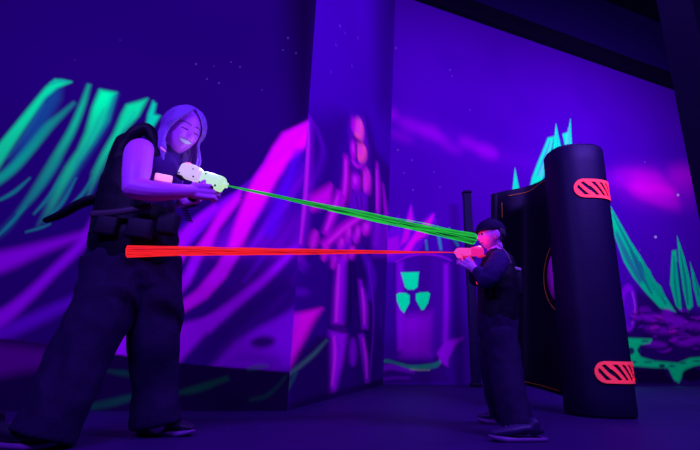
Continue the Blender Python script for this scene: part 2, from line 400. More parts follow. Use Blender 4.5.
wm.stroke([(383, 184, .7), (386, 212, 2), (390, 240, 3)], (146, 0, 224), 1.4, .85)
wm.poly([(310, 197), (332, 184), (331, 204), (311, 211)], (180, 0, 229), 2, .95)
wm.stroke([(339, 191, 2), (333, 214, 3.6), (325, 234, 2.6)], (170, 0, 235), 1.8, .95)
wm.stroke([(366, 213, 2), (345, 227, 4), (323, 246, 3.4)], (176, 0, 229), 1.8, .95)
wm.stroke([(372, 222, 3), (352, 240, 3), (330, 258, 3)], (120, 0, 229), 1.8, .9)
for x, y, a, b in [(348, 234, 3, 8), (357, 234, 3, 9), (366, 228, 4.5, 7), (341, 243, 3, 6), (352, 252, 3, 7), (344, 259, 2.5, 7), (334, 262, 2.4, 7), (325, 252, 3, 9), (314, 240, 4, 10)]:
    wm.blob(x, y, a, b, (178, 10, 229), 1.8, .9, .2)
wm.poly([(371, 224), (388, 218), (388, 256), (372, 256)], (104, 0, 219), 3, .8)
wm.stroke([(362, 250, 2), (368, 262, 4), (372, 280, 4), (368, 300, 3)], (74, 0, 197), 2.5, .8)
wm.stroke([(342, 258, 4), (340, 290, 5.2), (338, 324, 5)], (136, 0, 239), 2.4, .95)
wm.stroke([(346, 262, 1.4), (345, 292, 1.6), (344, 322, 1.6)], (70, 0, 190), 1.4, .6)
wm.stroke([(333, 326, 2), (339, 329, 2.4), (346, 330, 2)], (60, 0, 140), 1.4, .9)
wm.poly([(330, 331), (347, 334), (343, 360), (335, 392), (330, 394), (330, 355)], (130, 0, 239), 2.4, .95)
wm.stroke([(360, 280, 1.4), (364, 305, 3.6), (365, 329, 2.8)], (122, 0, 229), 1.8, .9)
wm.stroke([(361, 334, 2.6), (365, 358, 3), (367, 383, 1.4)], (112, 0, 224), 1.6, .9)
wm.stroke([(368, 262, .7), (373, 300, .7), (373, 335, .7), (369, 384, .7)], (96, 0, 212), .9, .8)
wm.blob(353, 352, 3.6, 14, (106, 0, 212), 2.2, .85)
wm.poly([(286, 316), (322, 308), (313, 322), (302, 343), (292, 364), (285, 374)], MAG, 2.8, .95)
wm.poly([(288, 318), (300, 312), (296, 340), (287, 372)], (130, 0, 239), 2.5, .5)
wm.blob(301, 292, 8, 4, (74, 0, 190), 3, .8); wm.stroke([(300, 270, 3), (306, 262, 3)], (90, 0, 212), 3, .6)
wm.poly([(284, 378), (300, 352), (316, 336), (330, 338), (330, 360), (331, 396), (287, 420)], (24, 0, 86), 3, .9)
wm.stroke([(327, 340, .8), (314, 354, 1.8), (300, 366, 1.8), (287, 376, 1)], (60, 96, 124), 1.6, .55)
wm.stroke([(296, 372, 1), (290, 384, 1.2), (283, 396, 1)], (10, 76, 90), 1.6, .6)
wm.poly([(286, 404), (330, 392), (372, 382), (384, 378), (384, 390), (286, 420)], (16, 0, 66), 3, .85)
HI = (196, 24, 244)
for p in [[(345.5, 160, .6), (345.5, 178, 1.2), (344, 194, .8)], [(364, 172, .6), (365.5, 184, 1.3), (365, 192, .6)], [(338, 196, .6), (332, 214, 1.2), (326, 230, .8)], [(362, 216, .7), (345, 228, 1.3), (328, 243, 1)],
          [(339, 264, 1), (337.5, 292, 1.6), (336, 322, 1.2)], [(334, 336, .8), (335, 356, 1.4), (332, 386, .7)], [(362, 288, .6), (364, 306, 1.1), (364.5, 324, .8)], [(363, 338, .6), (366, 358, 1), (367, 378, .5)], [(376.5, 170, .4), (377, 190, .8), (377, 210, .6)], [(308, 122, .7), (308, 150, 1), (305, 200, 1.2), (300, 244, 1)]]:
    wm.stroke(p, HI, 1.1, .75)
for x, y, p, q in [(358, 127, 2, 6), (360.5, 151, 2.2, 5), (353, 148, 1, 4), (355, 180, 2, 4), (349, 232, 1.2, 4), (358, 232, 1.2, 4), (366, 227, 2, 3), (342, 242, 1.2, 3), (352, 251, 1.2, 3)]: wm.blob(x, y, p, q, HI, 1.2, .7)
for p in [[(350, 166, .8), (349, 190, .8), (346, 206, .8)], [(362, 172, .6), (361.5, 190, .6)], [(369, 196, 1), (370, 214, 1)], [(352, 240, .5), (353, 246, .5)], [(362, 232, .5), (361, 240, .5)], [(350, 262, 1.4), (350, 300, 2), (349, 326, 1.6)], [(354, 262, 1), (356, 300, 1.2)]]:
    wm.stroke(p, (20, 0, 84), 1.2, .8)
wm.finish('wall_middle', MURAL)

# --- back wall
wb = Wall(A2, A3, T2, T3, 8.2, 1.0); wb.start(760, 640, (58, 0, 172))
wb.blend(np.clip((wb.W1-.3)*1.2, 0, 1), (50, 0, 164), .6)
wb.stroke([(376, 108, 6), (410, 124, 9), (445, 138, 8), (500, 156, 6), (540, 166, 4)], (80, 0, 196), 14, .5)
for x, y, p, q, o in [(388, 113, 10, 5, .7), (412, 126, 13, 6, .6), (430, 132, 10, 6, .75), (441, 139, 6, 4, .6), (468, 143, 9, 5, .6), (486, 151, 12, 6, .8), (452, 148, 9, 4, .4), (400, 136, 12, 4, .4)]: wb.blob(x, y, p, q, (122, 0, 214), 6, o, .4)
wb.blob(655, 187, 44, 17, (112, 0, 200), 16, .85, .15); wb.blob(652, 189, 23, 9, (190, 0, 222), 10, 1, .25); wb.blob(684, 176, 14, 10, (150, 0, 212), 10, .8); wb.blob(640, 178, 22, 7, (160, 0, 214), 9, .75); wb.blob(666, 200, 14, 6, (150, 0, 210), 8, .7, .4); wb.blob(618, 178, 14, 6, (110, 0, 204), 8, .6)
for x, y, r, o in [(678, 195, 1.2, 1), (655.5, 237, 1.3, 1), (645, 162, .8, .6), (398, 150, .8, .7), (413, 190, .8, .6), (440, 187, .6, .5), (434, 172, .6, .5), (404, 173, .6, .5), (396, 48, .8, .7), (450, 70, .7, .5), (412, 160, .7, .6), (470, 110, .6, .4), (640, 250, .7, .5), (452, 76, .5, .5)]:
    wb.blob(x, y, r*(.9 if o == 1 else .7), r*(.9 if o == 1 else .7), (190, 150, 255) if o == 1 else (120, 80, 235), .8, o*.7)
# bottom half grows darker and busier
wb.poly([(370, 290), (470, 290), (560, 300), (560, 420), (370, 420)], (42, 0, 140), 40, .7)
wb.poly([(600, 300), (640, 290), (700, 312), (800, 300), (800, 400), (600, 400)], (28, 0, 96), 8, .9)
# peaks left of the drum
wb.poly([(378, 262), (384, 236), (392, 226), (398, 215), (402, 230), (411, 203), (416, 224), (433, 212), (437, 221), (427, 240), (418, 252), (404, 262)], (96, 0, 219), 1.8, .9)
wb.poly([(411, 206), (413, 220), (408, 240), (400, 246)], (176, 0, 229), 1.8, .9); wb.poly([(434, 214), (428, 234), (416, 242), (410, 252), (402, 252), (420, 226)], MAG, 1.8, .95)
wb.poly([(384, 240), (398, 236), (400, 252), (382, 258)], (150, 0, 229), 2.4, .8)
for p in [[(437, 226, .5), (439, 238, 1.4), (441, 250, 1)], [(449, 228, .5), (454, 238, 1.6), (458, 246, 1)], [(426, 240, .7), (427, 250, 1)]]: wb.stroke(p, (40, 120, 190), 1.4, .8)
# the drum
wb.poly([(394.5, 261), (400, 257), (424, 253.5), (447, 256), (452, 260), (451.5, 340), (450, 352), (425, 360), (396, 357)], (56, 0, 160), 1.2)
wb.stroke([(400, 262, 3), (400, 310, 3.4), (401, 350, 3.6)], (122, 0, 237), 3.5, .85)
wb.stroke([(446, 264, 2.4), (446, 310, 2.8), (445, 342, 2.6)], (128, 0, 239), 3, .8)
wb.poly([(402, 316), (432, 312), (430, 356), (402, 356)], (124, 0, 226), 7, .8); wb.stroke([(438, 262, 3), (438, 310, 4), (437, 350, 4)], (60, 0, 160), 5, .8)
wb.stroke([(395, 262, .6), (408, 256.5, .7), (424, 254.5, .7), (440, 256, .7), (452, 261, .6)], (134, 0, 241), .9, .9)
wb.stroke([(394.5, 262, .6), (395, 310, .6), (396, 356, .6)], (40, 0, 130), .9, .8)
TF = (0, 214, 176)
wb.poly([(401, 272.5), (419, 272), (417.5, 287), (414, 289.5), (408, 289.5), (405, 287)], TF, .8)
wb.poly([(396.5, 294.5), (399, 293), (406, 293), (409.5, 295.5), (409.5, 303), (404, 313), (400.5, 309), (397, 301)], TF, .8)
wb.poly([(416, 294), (420, 292.5), (428, 292), (430, 294), (428, 303), (424, 309.5), (421.5, 310), (416, 300)], TF, .8)
# rocks at its foot
wb.poly([(372, 364), (392, 360), (430, 362), (440, 352), (447, 341), (464, 337), (455, 347), (449, 366), (444, 372), (450, 382), (372, 384)], (40, 0, 124), 1.8, .9)
wb.poly([(437, 353), (445, 341), (464, 337), (455, 346), (449, 358), (448, 367), (441, 363)], (132, 0, 239), 2, .95)
wb.stroke([(374, 372, 3), (388, 367, 3), (402, 369, 2.4), (414, 372, 1.4)], (100, 0, 212), 2, .85); wb.stroke([(372, 381, 1.4), (392, 378, 1.4), (410, 378, 1)], (86, 0, 197), 1.4, .7)
wb.stroke([(376, 363, .8), (386, 361, 1.2), (396, 363, .8), (410, 367, 1.6), (424, 367, 2.2), (436, 365, 2.4), (440, 361, .8)], (10, 130, 120), 1.8, .85, None, .5)
wb.stroke([(410, 369, .6), (418, 370, .7), (430, 370, .6)], (150, 150, 150), 1, .5)
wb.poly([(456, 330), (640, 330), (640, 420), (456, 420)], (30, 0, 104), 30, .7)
# crystals over and beside the barricade
CY = (10, 190, 184)
wb.poly([(540, 190), (532, 182), (538, 166), (548, 140), (562, 140), (580, 165), (592, 230), (598, 290), (560, 330), (524, 300), (530, 230)], (30, 30, 160), 4, .8, 0, (150, 300, 1, .1))
wb.poly([(515, 168), (519.5, 190), (512.5, 190)], CY, .9)
wb.poly([(530, 188), (532, 178), (537, 165), (548, 138), (554, 136.5), (551, 152), (546, 170), (540, 188)], CY, 1.4)
wb.stroke([(550, 142, 1), (545, 160, 2), (540, 176, 2)], (90, 120, 220), 2, .5)
wb.poly([(556, 124), (562, 152), (557, 160), (552, 158)], CY, .9); wb.poly([(570.5, 119), (572, 150), (566, 150), (562.5, 134), (568, 132)], CY, .9); wb.stroke([(568.5, 128, .6), (567, 146, 1.4)], (100, 130, 230), 1, .6)
TL2 = (0, 168, 148)
wb.poly([(611, 207), (619, 221), (631, 242), (641, 257), (655, 281), (676, 312), (660, 308), (645, 292), (633, 277), (624, 262), (618, 245), (612, 230)], TL2, 1.4)
wb.stroke([(616, 232, 1.4), (628, 258, 3), (642, 282, 3)], (30, 40, 150), 2.5, .7)
wb.poly([(636, 250), (640, 264), (652, 280), (646, 284), (634, 266)], (20, 140, 170), 1.4, .8); wb.stroke([(640, 262, .6), (648, 276, .8), (662, 296, .8)], (20, 60, 140), 1, .8)
wb.poly([(672, 251), (676, 250), (679, 280), (682, 312), (676, 306), (670, 284)], TL2, 1.2)
wb.poly([(677, 236), (684, 256), (690, 280), (693, 306), (688, 312), (683, 290), (679, 262)], TL2, 1.2)
wb.poly([(690, 262), (698, 284), (706, 306), (698, 306), (693, 286)], (0, 160, 150), 1.2); wb.poly([(712, 240), (724, 280), (730, 310), (716, 310)], TL2, 1.4)
wb.stroke([(677, 262, 1), (681, 290, 1.4), (684, 308, 1.4)], (24, 30, 130), 1.2, .8)
# round rock mouth and tumbled violet rocks
wb.blob(628, 308, 9, 24, (112, 0, 230), 2); wb.blob(629, 309, 5.2, 18, (76, 0, 201), 1.6, .9); wb.stroke([(632, 292, .7), (635, 308, .8), (632, 324, .7)], (140, 40, 220), .9, .8)
for x, y, a, b, o in [(655, 318, 16, 4, .9), (676, 322, 10, 6, .9), (694, 326, 12, 4, .8), (660, 330, 16, 3.5, .8), (684, 340, 12, 6, .85), (655, 344, 12, 3, .8), (668, 313, 6, 4, .8), (706, 340, 14, 5, .8), (645, 310, 6, 3, .6), (720, 324, 12, 5, .8)]:
    wb.blob(x, y, a, b, (112, 0, 212), 3, o, .1)
for x, y, a in [(664, 324, 8), (680, 331, 9), (648, 335, 8), (696, 334, 6)]: wb.stroke([(x-a, y, .8), (x, y+1, 1.4), (x+a, y-1, .8)], (24, 0, 90), 1.4, .8)
TG = (0, 176, 140)
wb.poly([(600, 338), (628, 338), (652, 339), (650, 343), (640, 345), (637, 350), (641, 357), (655, 361), (678, 363), (690, 358), (704, 357), (740, 360), (740, 366), (706, 364), (694, 366), (684, 372), (679, 383), (674, 380), (668, 368), (655, 368), (634, 366), (600, 368)], TG, 1.6)
wb.blob(631, 351, 3.4, 3.6, (24, 0, 96), 1.2, .95); wb.blob(662, 366, 3, 2, (16, 20, 90), 1, .9)
wb.poly([(634, 368), (664, 369), (674, 384), (630, 384)], (16, 0, 60), 2, .95); wb.blob(692, 375, 10, 7, (14, 0, 56), 2, .95); wb.poly([(700, 372), (740, 370), (740, 384), (704, 384)], (14, 0, 56), 2, .9)
rr = random.Random(11)                                          # broken stones: violet tops over dark gaps
for k in range(46):
    x, y = rr.uniform(634, 735), rr.uniform(309, 352); q = rr.uniform(2, 6)
    wb.blob(x, y+1.6, q*1.2, 1.6, (22, 0, 84), 1.2, .7, rr.uniform(-.3, .3)); wb.blob(x, y, q, rr.uniform(.9, 2.2), rr.choice([(120, 0, 214), (92, 0, 190), (70, 0, 170), (140, 10, 210)]), 1.3, .75, rr.uniform(-.4, .4))
for x, y, p, q in [(645, 341, 4, 1.2), (634, 362, 3, 1.2), (648, 362, 4, 1), (672, 366, 3, 1.4), (683, 363, 3, 1.2), (697, 361, 4, 1), (640, 351, 1.6, 3), (712, 362, 4, 1.2)]: wb.blob(x, y, p, q, (16, 30, 110), 1.2, .75)
for p in [[(613, 214, .5), (626, 240, 1.4), (640, 266, 1.6), (654, 290, 1)], [(630, 250, .6), (640, 272, 1.6), (652, 294, 1)], [(644, 264, .5), (652, 282, 1), (666, 304, .8)], [(674, 256, .5), (675, 284, 1), (678, 306, .6)], [(680, 250, .5), (685, 278, 1.2), (688, 304, .8)], [(695, 276, .4), (699, 296, .8)]]:
    wb.stroke(p, (16, 50, 130), 1.3, .7)
wb.poly([(640, 256), (644, 266), (650, 270), (653, 280), (661, 286), (666, 298), (658, 296), (646, 280)], (0, 150, 140), 1.2, .9)
for p in [[(537, 176, .5), (544, 158, 1.2), (550, 141, .5)], [(557, 134, .3), (558, 150, .8)], [(569.5, 126, .3), (569, 146, .7)]]: wb.stroke(p, (40, 90, 200), 1, .6)
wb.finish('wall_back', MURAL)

# --- floor, ceiling, rail, right pier
def struct(name, mb, m, smooth=False):
    o = mb.build(name, m, None, smooth); o['kind'] = 'structure'; return o
FLOORM = mat('floor_paint', (0.033, 0.002, 0.088), 0.6, spec=0.25, bump=0.15, bscale=6, var=0.25)
struct('floor', MB().box((3.5, 6.0, -0.05), (20, 18, 0.1)), FLOORM)
BLACK = mat('matt_black_paint', (0.006, 0.003, 0.012), 0.8, spec=0.2, bump=0.05)
struct('ceiling', MB().box((3.5, 6.0, 8.3), (20, 18, 0.1)), BLACK)
# dark rail running along the top of the painted part of the back wall, wall above it black
n_in = Vector((wb.N.x, wb.N.y, 0)); n_in = n_in if n_in.dot(CAMP-A2) > 0 else -n_in
u1, v1 = wb.hit(412, 0); u2, v2 = wb.hit(672, 90)
ra = wb.pt(u1, v1); rb = wb.pt(u2, v2); ra2 = ra+(ra-rb)*.12; rb2 = rb+(rb-ra)*.35
def slab(a, b, h, t, m, name):
    d = (b-a); X = d.normalized(); Z = Vector((0, 0, 1)); N = X.cross(Z).normalized()
    if N.dot(CAMP-a) < 0: N = -N
    mb = MB(); st = len(mb.v)
    for k in (0, 1):
        for p, z in ((a, 0), (b, 0), (b, h), (a, h)): mb.v.append(p+Z*z+N*(0.02+t*k))
    mb.f += [(0, 3, 2, 1), (4, 5, 6, 7), (0, 1, 5, 4), (1, 2, 6, 5), (2, 3, 7, 6), (3, 0, 4, 7)]
    return struct(name, mb, m)
slab(ra2, rb2, 0.36, 0.10, BLACK, 'trim_1')
UPB = mat('dark_upper_wall_paint', (0.03, 0.004, 0.09), 0.9, spec=0.1)
slab(ra2+Vector((0, 0, .36)), rb2+Vector((0, 0, .36)), 3.4, 0.03, UPB, 'trim_2')
# right-hand dark pier (near)
PIER = mat('pier_paint', (0.005, 0.0006, 0.017), 0.8, spec=0.2)
pe = at(690, 172, 4.70)
struct('wall_right', MB().box((pe.x+1.5, 4.35+0.1, 3.9), (3.0, 0.5, 8.2)), PIER)

# ------------------------------------------------------------------ shared builders
def frame_from(fwd, up=Vector((0, 0, 1))):
    f = fwd.normalized(); s = f.cross(up).normalized(); u = s.cross(f).normalized()
    return f, s, u                                   # forward, right, up
def ppm(x, y, Y): return (at(x+1, y, Y)-at(x, y, Y)).length   # metres per picture unit at a depth

def head_fn(k, smile=0.0, child=False):
    "local head: x = its right, y = face forward, z = up; k scales the whole"
    g = lambda a, s: math.exp(-(a/s)**2)
    def fn(d):
        x, y, z = d.x, d.y, d.z
        w, dp, h = 0.074, 0.094, 0.112
        px, py, pz = x*w, y*dp, z*h
        if z < 0:
            t = -z; jaw = 1-(0.20 if child else 0.26)*t**1.3
            px *= jaw
            if y < 0: py *= 1-0.55*t
            else: py *= 1-0.08*t
        else: px *= 1+0.03*z
        fr = max(0, y)
        ax = abs(x)
        nose = g(x, .12)*(g(z+.16, .13)*0.024+g(z-.06, .2)*0.008)*fr
        eye = -0.010*g(ax-.36, .15)*g(z-.10, .11)*fr
        lid = 0.006*g(ax-.36, .10)*g(z-.09, .06)*fr
        brow = 0.005*g(z-.26, .08)*g(ax-.32, .3)*fr
        chk = (0.006+0.006*smile)*g(ax-.52, .2)*g(z+.2, .2)*fr
        lip = 0.006*g(x, .30)*(g(z+.43, .05)+g(z+.56, .06))*fr - 0.004*g(x, .3)*g(z+.495, .03)*fr
        chin = 0.010*g(x, .25)*g(z+.86, .16)*fr
        py += nose+eye+lid+brow+chk+lip+chin
        return Vector((px, py, pz))*k
    return fn
def hand(mb, wrist, d, palm, size=1.0, curl=(35, 45, 35), spread=.02, thumb_up=None, thumb_curl=25):
    "palm + four jointed fingers of unequal length + a thumb leaving the side of the palm"
    d = d.normalized(); palm = (palm-d*palm.dot(d)).normalized(); side = d.cross(palm).normalized()
    if thumb_up is not None and side.dot(thumb_up) < 0: side = -side
    s = size
    for k in range(-1, 2):
        mb.tube([wrist+side*k*.018*s, wrist+d*.05*s+side*k*.024*s, wrist+d*.092*s+side*k*.026*s], [.019*s, .017*s, .013*s], seg=10, n=8)
    for i, ln in enumerate((.95, 1.05, 1.0, .8)):
        o = 1.5-i; p = wrist+d*(.09-abs(i-1)*.004)*s+side*o*.0195*s; pts = [p-d*.02*s, p]; a = 0.0
        for seg_l, c in zip((.042, .027, .021), curl):
            a += math.radians(c); v = d*math.cos(a)+palm*math.sin(a)+side*(o*spread*.5)
            p = p+v.normalized()*seg_l*ln*s; pts.append(p)
        mb.tube(pts, [.0095*s, .0098*s, .0088*s, .0078*s, .0066*s], seg=8, n=14)
    tb = wrist+d*.028*s+side*.024*s; t1 = tb+(d*.55+side*.75+palm*.25).normalized()*.036*s
    a = math.radians(thumb_curl); t2 = t1+(d*.85+side*.25*math.cos(a)+palm*(.35+math.sin(a))).normalized()*.032*s
    t3 = t2+(d*.8+palm*(.5+math.sin(a))).normalized()*.024*s
    mb.tube([tb, t1, t2, t3], [.0135*s, .0115*s, .0098*s, .0078*s], seg=8, n=14)

def shoe(parent, heel, toe, w, hgt, m_up, m_sole, tilt=0.0):
    "trainer: sole slab under a shaped upper with a collar and a lace panel; heel, toe = sole points"
    L = (toe-heel).length; X = (toe-heel).normalized(); S = X.cross(Vector((0, 0, 1))).normalized(); Z = S.cross(X).normalized()
    prof = [(0, .62), (.08, .8), (.3, .78), (.55, .9), (.75, 1.0), (.9, .8), (.97, .5), (1.0, .2)]
    outl = [(a*L, b*w/2) for a, b in prof]+[(a*L, -b*w/2) for a, b in prof[::-1]]
    mb = MB(); n = len(outl); sh = .022+.02*0
    for k, (zz, gr) in enumerate(((0, .96), (.008, 1.02), (.018, 1.0))):
        for a, b in outl: mb.v.append(heel+X*((a-L/2)*gr+L/2)+S*b*gr+Z*(zz+max(0, a/L-.8)*.06))
    for k in range(2):
        for i in range(n):
            j = (i+1) % n; mb.f.append((k*n+i, k*n+j, k*n+n+j, k*n+n+i))
    mb.f.append(tuple(range(n))[::-1]); mb.f.append(tuple(range(2*n, 3*n)))
    so = mb.build('shoe_sole', m_sole, None) if False else None
    up = MB()
    up.tube([heel+X*L*.12+Z*.05, heel+X*L*.35+Z*.055, heel+X*L*.62+Z*.045, heel+X*L*.9+Z*.036], [w*.40, w*.42, w*.46, w*.30], seg=16, n=16, up=Z, flat=[hgt/w*1.0, hgt/w*.95, .62, .6])
    up.tube([heel+X*L*.2+Z*.05, heel+X*L*.19+Z*(hgt+.02)], [w*.36, w*.37], seg=16, n=6, flat=1.25)
    sh_o = up.fuse('shoe', .006, 3, m_up, parent)
    bmx = mb.mesh('sole'); link('sole', bmx, sh_o, m_sole, True)
    for k in range(4):
        lc = MB()
        a = .42+.09*k; c = heel+X*L*a+Z*(.05+w*.42*(hgt/w*.95-.10*k)*.98)
        lc.tube([c-S*w*.16-Z*.006, c+Z*.004, c+S*w*.16-Z*.006], w*.03, seg=6, n=7)
        lc.build('lace', m_sole, sh_o)
    return sh_o

def fold(scale, amp, seed=0.0, stretch=1.0):
    def fn(p, n):
        q = Vector((p.x*scale+seed, p.y*scale, p.z*scale*stretch))
        a = noise.noise(q); b = noise.noise(q*2.3+Vector((3, 1, 7)))
        return amp*((1-abs(a)*2)*.7+b*.35)
    return fn

def blaster(name, loc, fwd, up, size, cols, label, led_col):
    "toy light blaster: rear and front shells, neck, grip, trigger, muzzle ring, seams, pilot lamp"
    f, s, u = frame_from(fwd, up); M = Matrix((f, s, u)).transposed()
    root = thing(name, loc, label, 'toy blaster'); loc = Vector(loc)
    P = lambda a, b, c: loc+(f*a+s*b+u*c)*size
    rear, front, dark, lamp = cols
    mb = MB(); mb.box(P(-.064, 0, .006), (.104*size, .056*size, .066*size), M, .018*size); mb.box(P(-.075, 0, .030), (.066*size, .036*size, .026*size), M, .010*size)
    mb.box(P(-.012, 0, .002), (.03*size, .044*size, .050*size), M, .012*size)
    body = mb.fuse('rear_shell', .0028, 2, rear, root)
    mb = MB(); mb.box(P(.050, 0, .000), (.112*size, .054*size, .058*size), M, .017*size); mb.box(P(.080, 0, -.008), (.044*size, .058*size, .066*size), M, .018*size)
    fs = mb.fuse('front_shell', .0028, 2, front, root)
    mb = MB(); mb.tube([P(.100, 0, -.002), P(.120, 0, -.003)], [.015*size, .012*size], seg=18, n=5, cap='flat'); mb.build('muzzle', front, root)
    mb = MB(); mb.tube([P(.012, 0, -.02), P(.004, 0, -.055), P(-.010, 0, -.10)], [.017*size, .016*size, .018*size], seg=14, n=14, up=f, flat=1.3); mb.build('grip', dark, root)
    mb = MB(); mb.tube([P(.036, 0, -.024), P(.040, 0, -.040), P(.036, 0, -.052)], [.005*size]*3, seg=8, n=8); mb.build('trigger', dark, root)
    mb = MB(); mb.tube([P(.03, 0, -.026), P(.062, 0, -.035), P(.058, 0, -.06), P(.02, 0, -.066)], [.004*size]*4, seg=8, n=16); mb.build('trigger_guard', front, root)
    for a, c, pr, rr in [(-.10, -.016, body, .004), (-.045, .018, body, .0035), (-.030, -.014, body, .004), (.02, .014, fs, .0035), (.082, -.024, fs, .005)]:
        for sg in (1, -1):
            mb = MB(); mb.ell(P(a, sg*.0275, c), (rr*size,)*3, nu=10, nv=8); mb.build('screw', dark, pr)
    for a, c in [(.060, -.034), (-.10, -.028)]: MB().box(P(a, 0, c), (.034*size, .058*size, .010*size), M, .004*size).build('grip_pad', dark, body if a < 0 else fs)
    mb = MB(); mb.ell(P(-.088, 0, .036), (.020*size, .019*size, .012*size), M); mb.build('pilot_lamp', lamp, root)
    return root, P

# ------------------------------------------------------------------ shared materials
SKIN = attr_mat('skin', rough=.5, diffuse=False)
BLK = mat('black_nylon', (0.008, 0.003, 0.020), .55, spec=.25, bump=.3, bscale=180)
VESTM = mat('vest_padding', (0.005, 0.002, 0.013), .6, spec=.2, bump=.25, bscale=90)
PANTS = mat('dark_trouser_cloth', (0.018, 0.003, 0.045), .8, spec=.15, bump=.25, bscale=60, var=.25)
SHIRT = mat('navy_shirt_cloth', (0.07, 0.012, 0.17), .8, spec=.15, bump=.2, bscale=70)
HAIRM = mat('blonde_hair', (0.36, 0.10, 0.62), .45, spec=.4, bump=.5, bscale=140, var=.45)
SOLEM = mat('pale_rubber', (0.20, 0.04, 0.28), .5, spec=.3)
SHOEM = mat('dark_trainer', (0.02, 0.006, 0.04), .5, spec=.3)
GREYS = mat('grey_trainer', (0.035, 0.008, 0.085), .5, spec=.3)
PLA = mat('black_plastic', (0.008, 0.004, 0.015), .35, spec=.5)

# ------------------------------------------------------------------ the woman
YW = 2.12
def W(x, y, dy=0.0): return at(x, y, YW+dy)
pw = ppm(150, 200, YW)
root = thing('person', (W(110, 436).x, YW-.06, 0), 'woman with long fair hair and black vest smiling down at the white blaster she aims', 'person')
woman = root
HF = Vector((.70, -.66, -.36)); hf, hs, hu = frame_from(HF, Vector((.10, .05, 1)))
HC = W(182.5, 131.5, -.02); HK = 1.07; HM = Matrix((hs, hf, hu)).transposed()
RS, RE, RW = W(140, 152, -.13), W(134, 188, -.23), W(193, 191, -.16)
LS, LE, LW = W(176, 156, .15), W(170, 197, .19), W(186, 200, .03)
mb = MB()
mb.ell(HC, None, HM, 56, 44, head_fn(HK, 1.0))
for sg in (-1, 1): mb.ell(HC+HM@Vector((sg*.072, -.008, -.005)), (.010, .020, .030), HM)
mb.tube([HC+HM@Vector((0, -.03, -.05)), W(166, 153, .0), W(158, 164, .0)], [.052, .052, .066], seg=18)
mb.tube([W(157, 160, 0), W(146, 180, 0), W(138, 215, 0), W(132, 252, 0)], [.08, .12, .13, .15], seg=20, up=(0, 1, 0), flat=.85)
mb.tube([W(150, 156, -.04), RS, W(137, 170, -.20), RE], [.05, .064, .062, .050], seg=18)
mb.tube([RE, W(152, 191, -.23), W(175, 191.5, -.20), RW], [.050, .046, .036, .027], seg=16)
mb.tube([W(160, 156, .04), LS, W(174, 176, .20), LE], [.05, .058, .054, .046], seg=16)
mb.tube([LE, W(178, 200, .12), LW], [.046, .040, .027], seg=16)
mb.tube([W(143, 255, .05), W(155, 330, .05), W(157, 424, .08)], [.09, .055, .04], seg=14)
mb.tube([W(116, 255, -.04), W(84, 345, -.14), W(40, 440, -.22)], [.09, .055, .04], seg=14)
hand(mb, RW, (W(222, 193, -.12)-RW), Vector((0.05, 1, .10)), .98, (40, 60, 45), thumb_up=Vector((0, 0, 1)), thumb_curl=20)
hand(mb, LW, (W(205, 194, -.02)-LW), Vector((.1, -1, .15)), .95, (45, 60, 45), thumb_up=Vector((0, 0, 1)))
body = mb.fuse('body', .0034, 3, SKIN, root)
SK = (0.85, 0.13, 0.88)
HMI = HM.transposed()
def wskin(p):
    q = HMI@(p-HC)/HK
    if q.length > .17 or q.y < .02: return SK
    x, z = abs(q.x), q.z; c = SK
    bz = .022+.006*(1-((x-.030)/.022)**2)                       # brows
    if .008 < x < .052 and abs(z-bz-.006) < .0035: c = (.16, .07, .16)
    if .013 < x < .045 and abs(z-(.004-.05*(x-.03)**2/.01*.1)) < .0036: c = (.05, .02, .05)   # lash line of lowered lids
    ms = -.050+.16*x*x/.03*.9                                   # smiling mouth curves up at the corners
    if x < .030:
        if abs(z-ms) < .0062*(1-(x/.031)**2)+.001: c = (.95, .8, .9)
        elif abs(z-ms) < .0062*(1-(x/.031)**2)+.0065: c = (.45, .14, .38)
    return c
set_colors(body, wskin)

# hair: a parted cap of locks that hug the skull and then hang straight down
mb = MB()
def skull(a, t, off=.012):
    "a = angle round the head (0 = face), t = 0 crown .. 1 ear line"
    th = t*PI*.56
    d = Vector((math.sin(th)*math.sin(a), math.sin(th)*math.cos(a), math.cos(th)))
    return HC+HM@(Vector((d.x*.080, d.y*.098, d.z*.116))*1.02+d*off)
r_ = random.Random(3)
for k in range(74):
    sg = 1 if k % 2 else -1; q = (k//2)/36.0
    a_end = sg*(1.22+q*1.88); lay = r_.uniform(.004, .018)
    pts = []
    for i in range(6):
        t = i/5; a = sg*(.25+q*.5)*(1-t)+a_end*t
        pts.append(skull(a, .08+.92*t**.85, lay+.006*math.sin(t*3)))
    end = pts[-1]; ln = r_.uniform(.13, .21) if abs(a_end) < 2.5 else r_.uniform(.10, .17)
    out = HM@Vector((math.sin(a_end), math.cos(a_end)*.5, 0)); out.z = 0
    sway = r_.uniform(-.014, .014)
    pts += [end+Vector((sway*.4, 0, -ln*.4))+out*.010, end+Vector((sway+.006, -.004, -ln*.75))+out*.006, end+Vector((sway*1.6, -.006, -ln))-out*.01]
    r0 = r_.uniform(.008, .014)
    mb.tube(pts, [r0*.7, r0, r0*1.1, r0*1.1, r0*1.1, r0*1.1, r0*1.15, r0*.9, r0*.25], seg=7, n=26, flat=.55)
def capfn(d):
    z = max(d.z, -.25)
    return Vector((d.x*.082, d.y*.098 if d.y < .25 or d.z > .62 else d.y*.085, (d.z if d.z > -.5 else -.5)*.118))
mb.ell(HC+HM@Vector((0, -.012, .008)), None, HM, 32, 24, lambda d: Vector((d.x*.080, min(d.y*.096, .040 if d.z < .78 else .2), d.z*.116 if d.z > -.3 else -.3*.116)))
mb.build('hair', HAIRM, root)

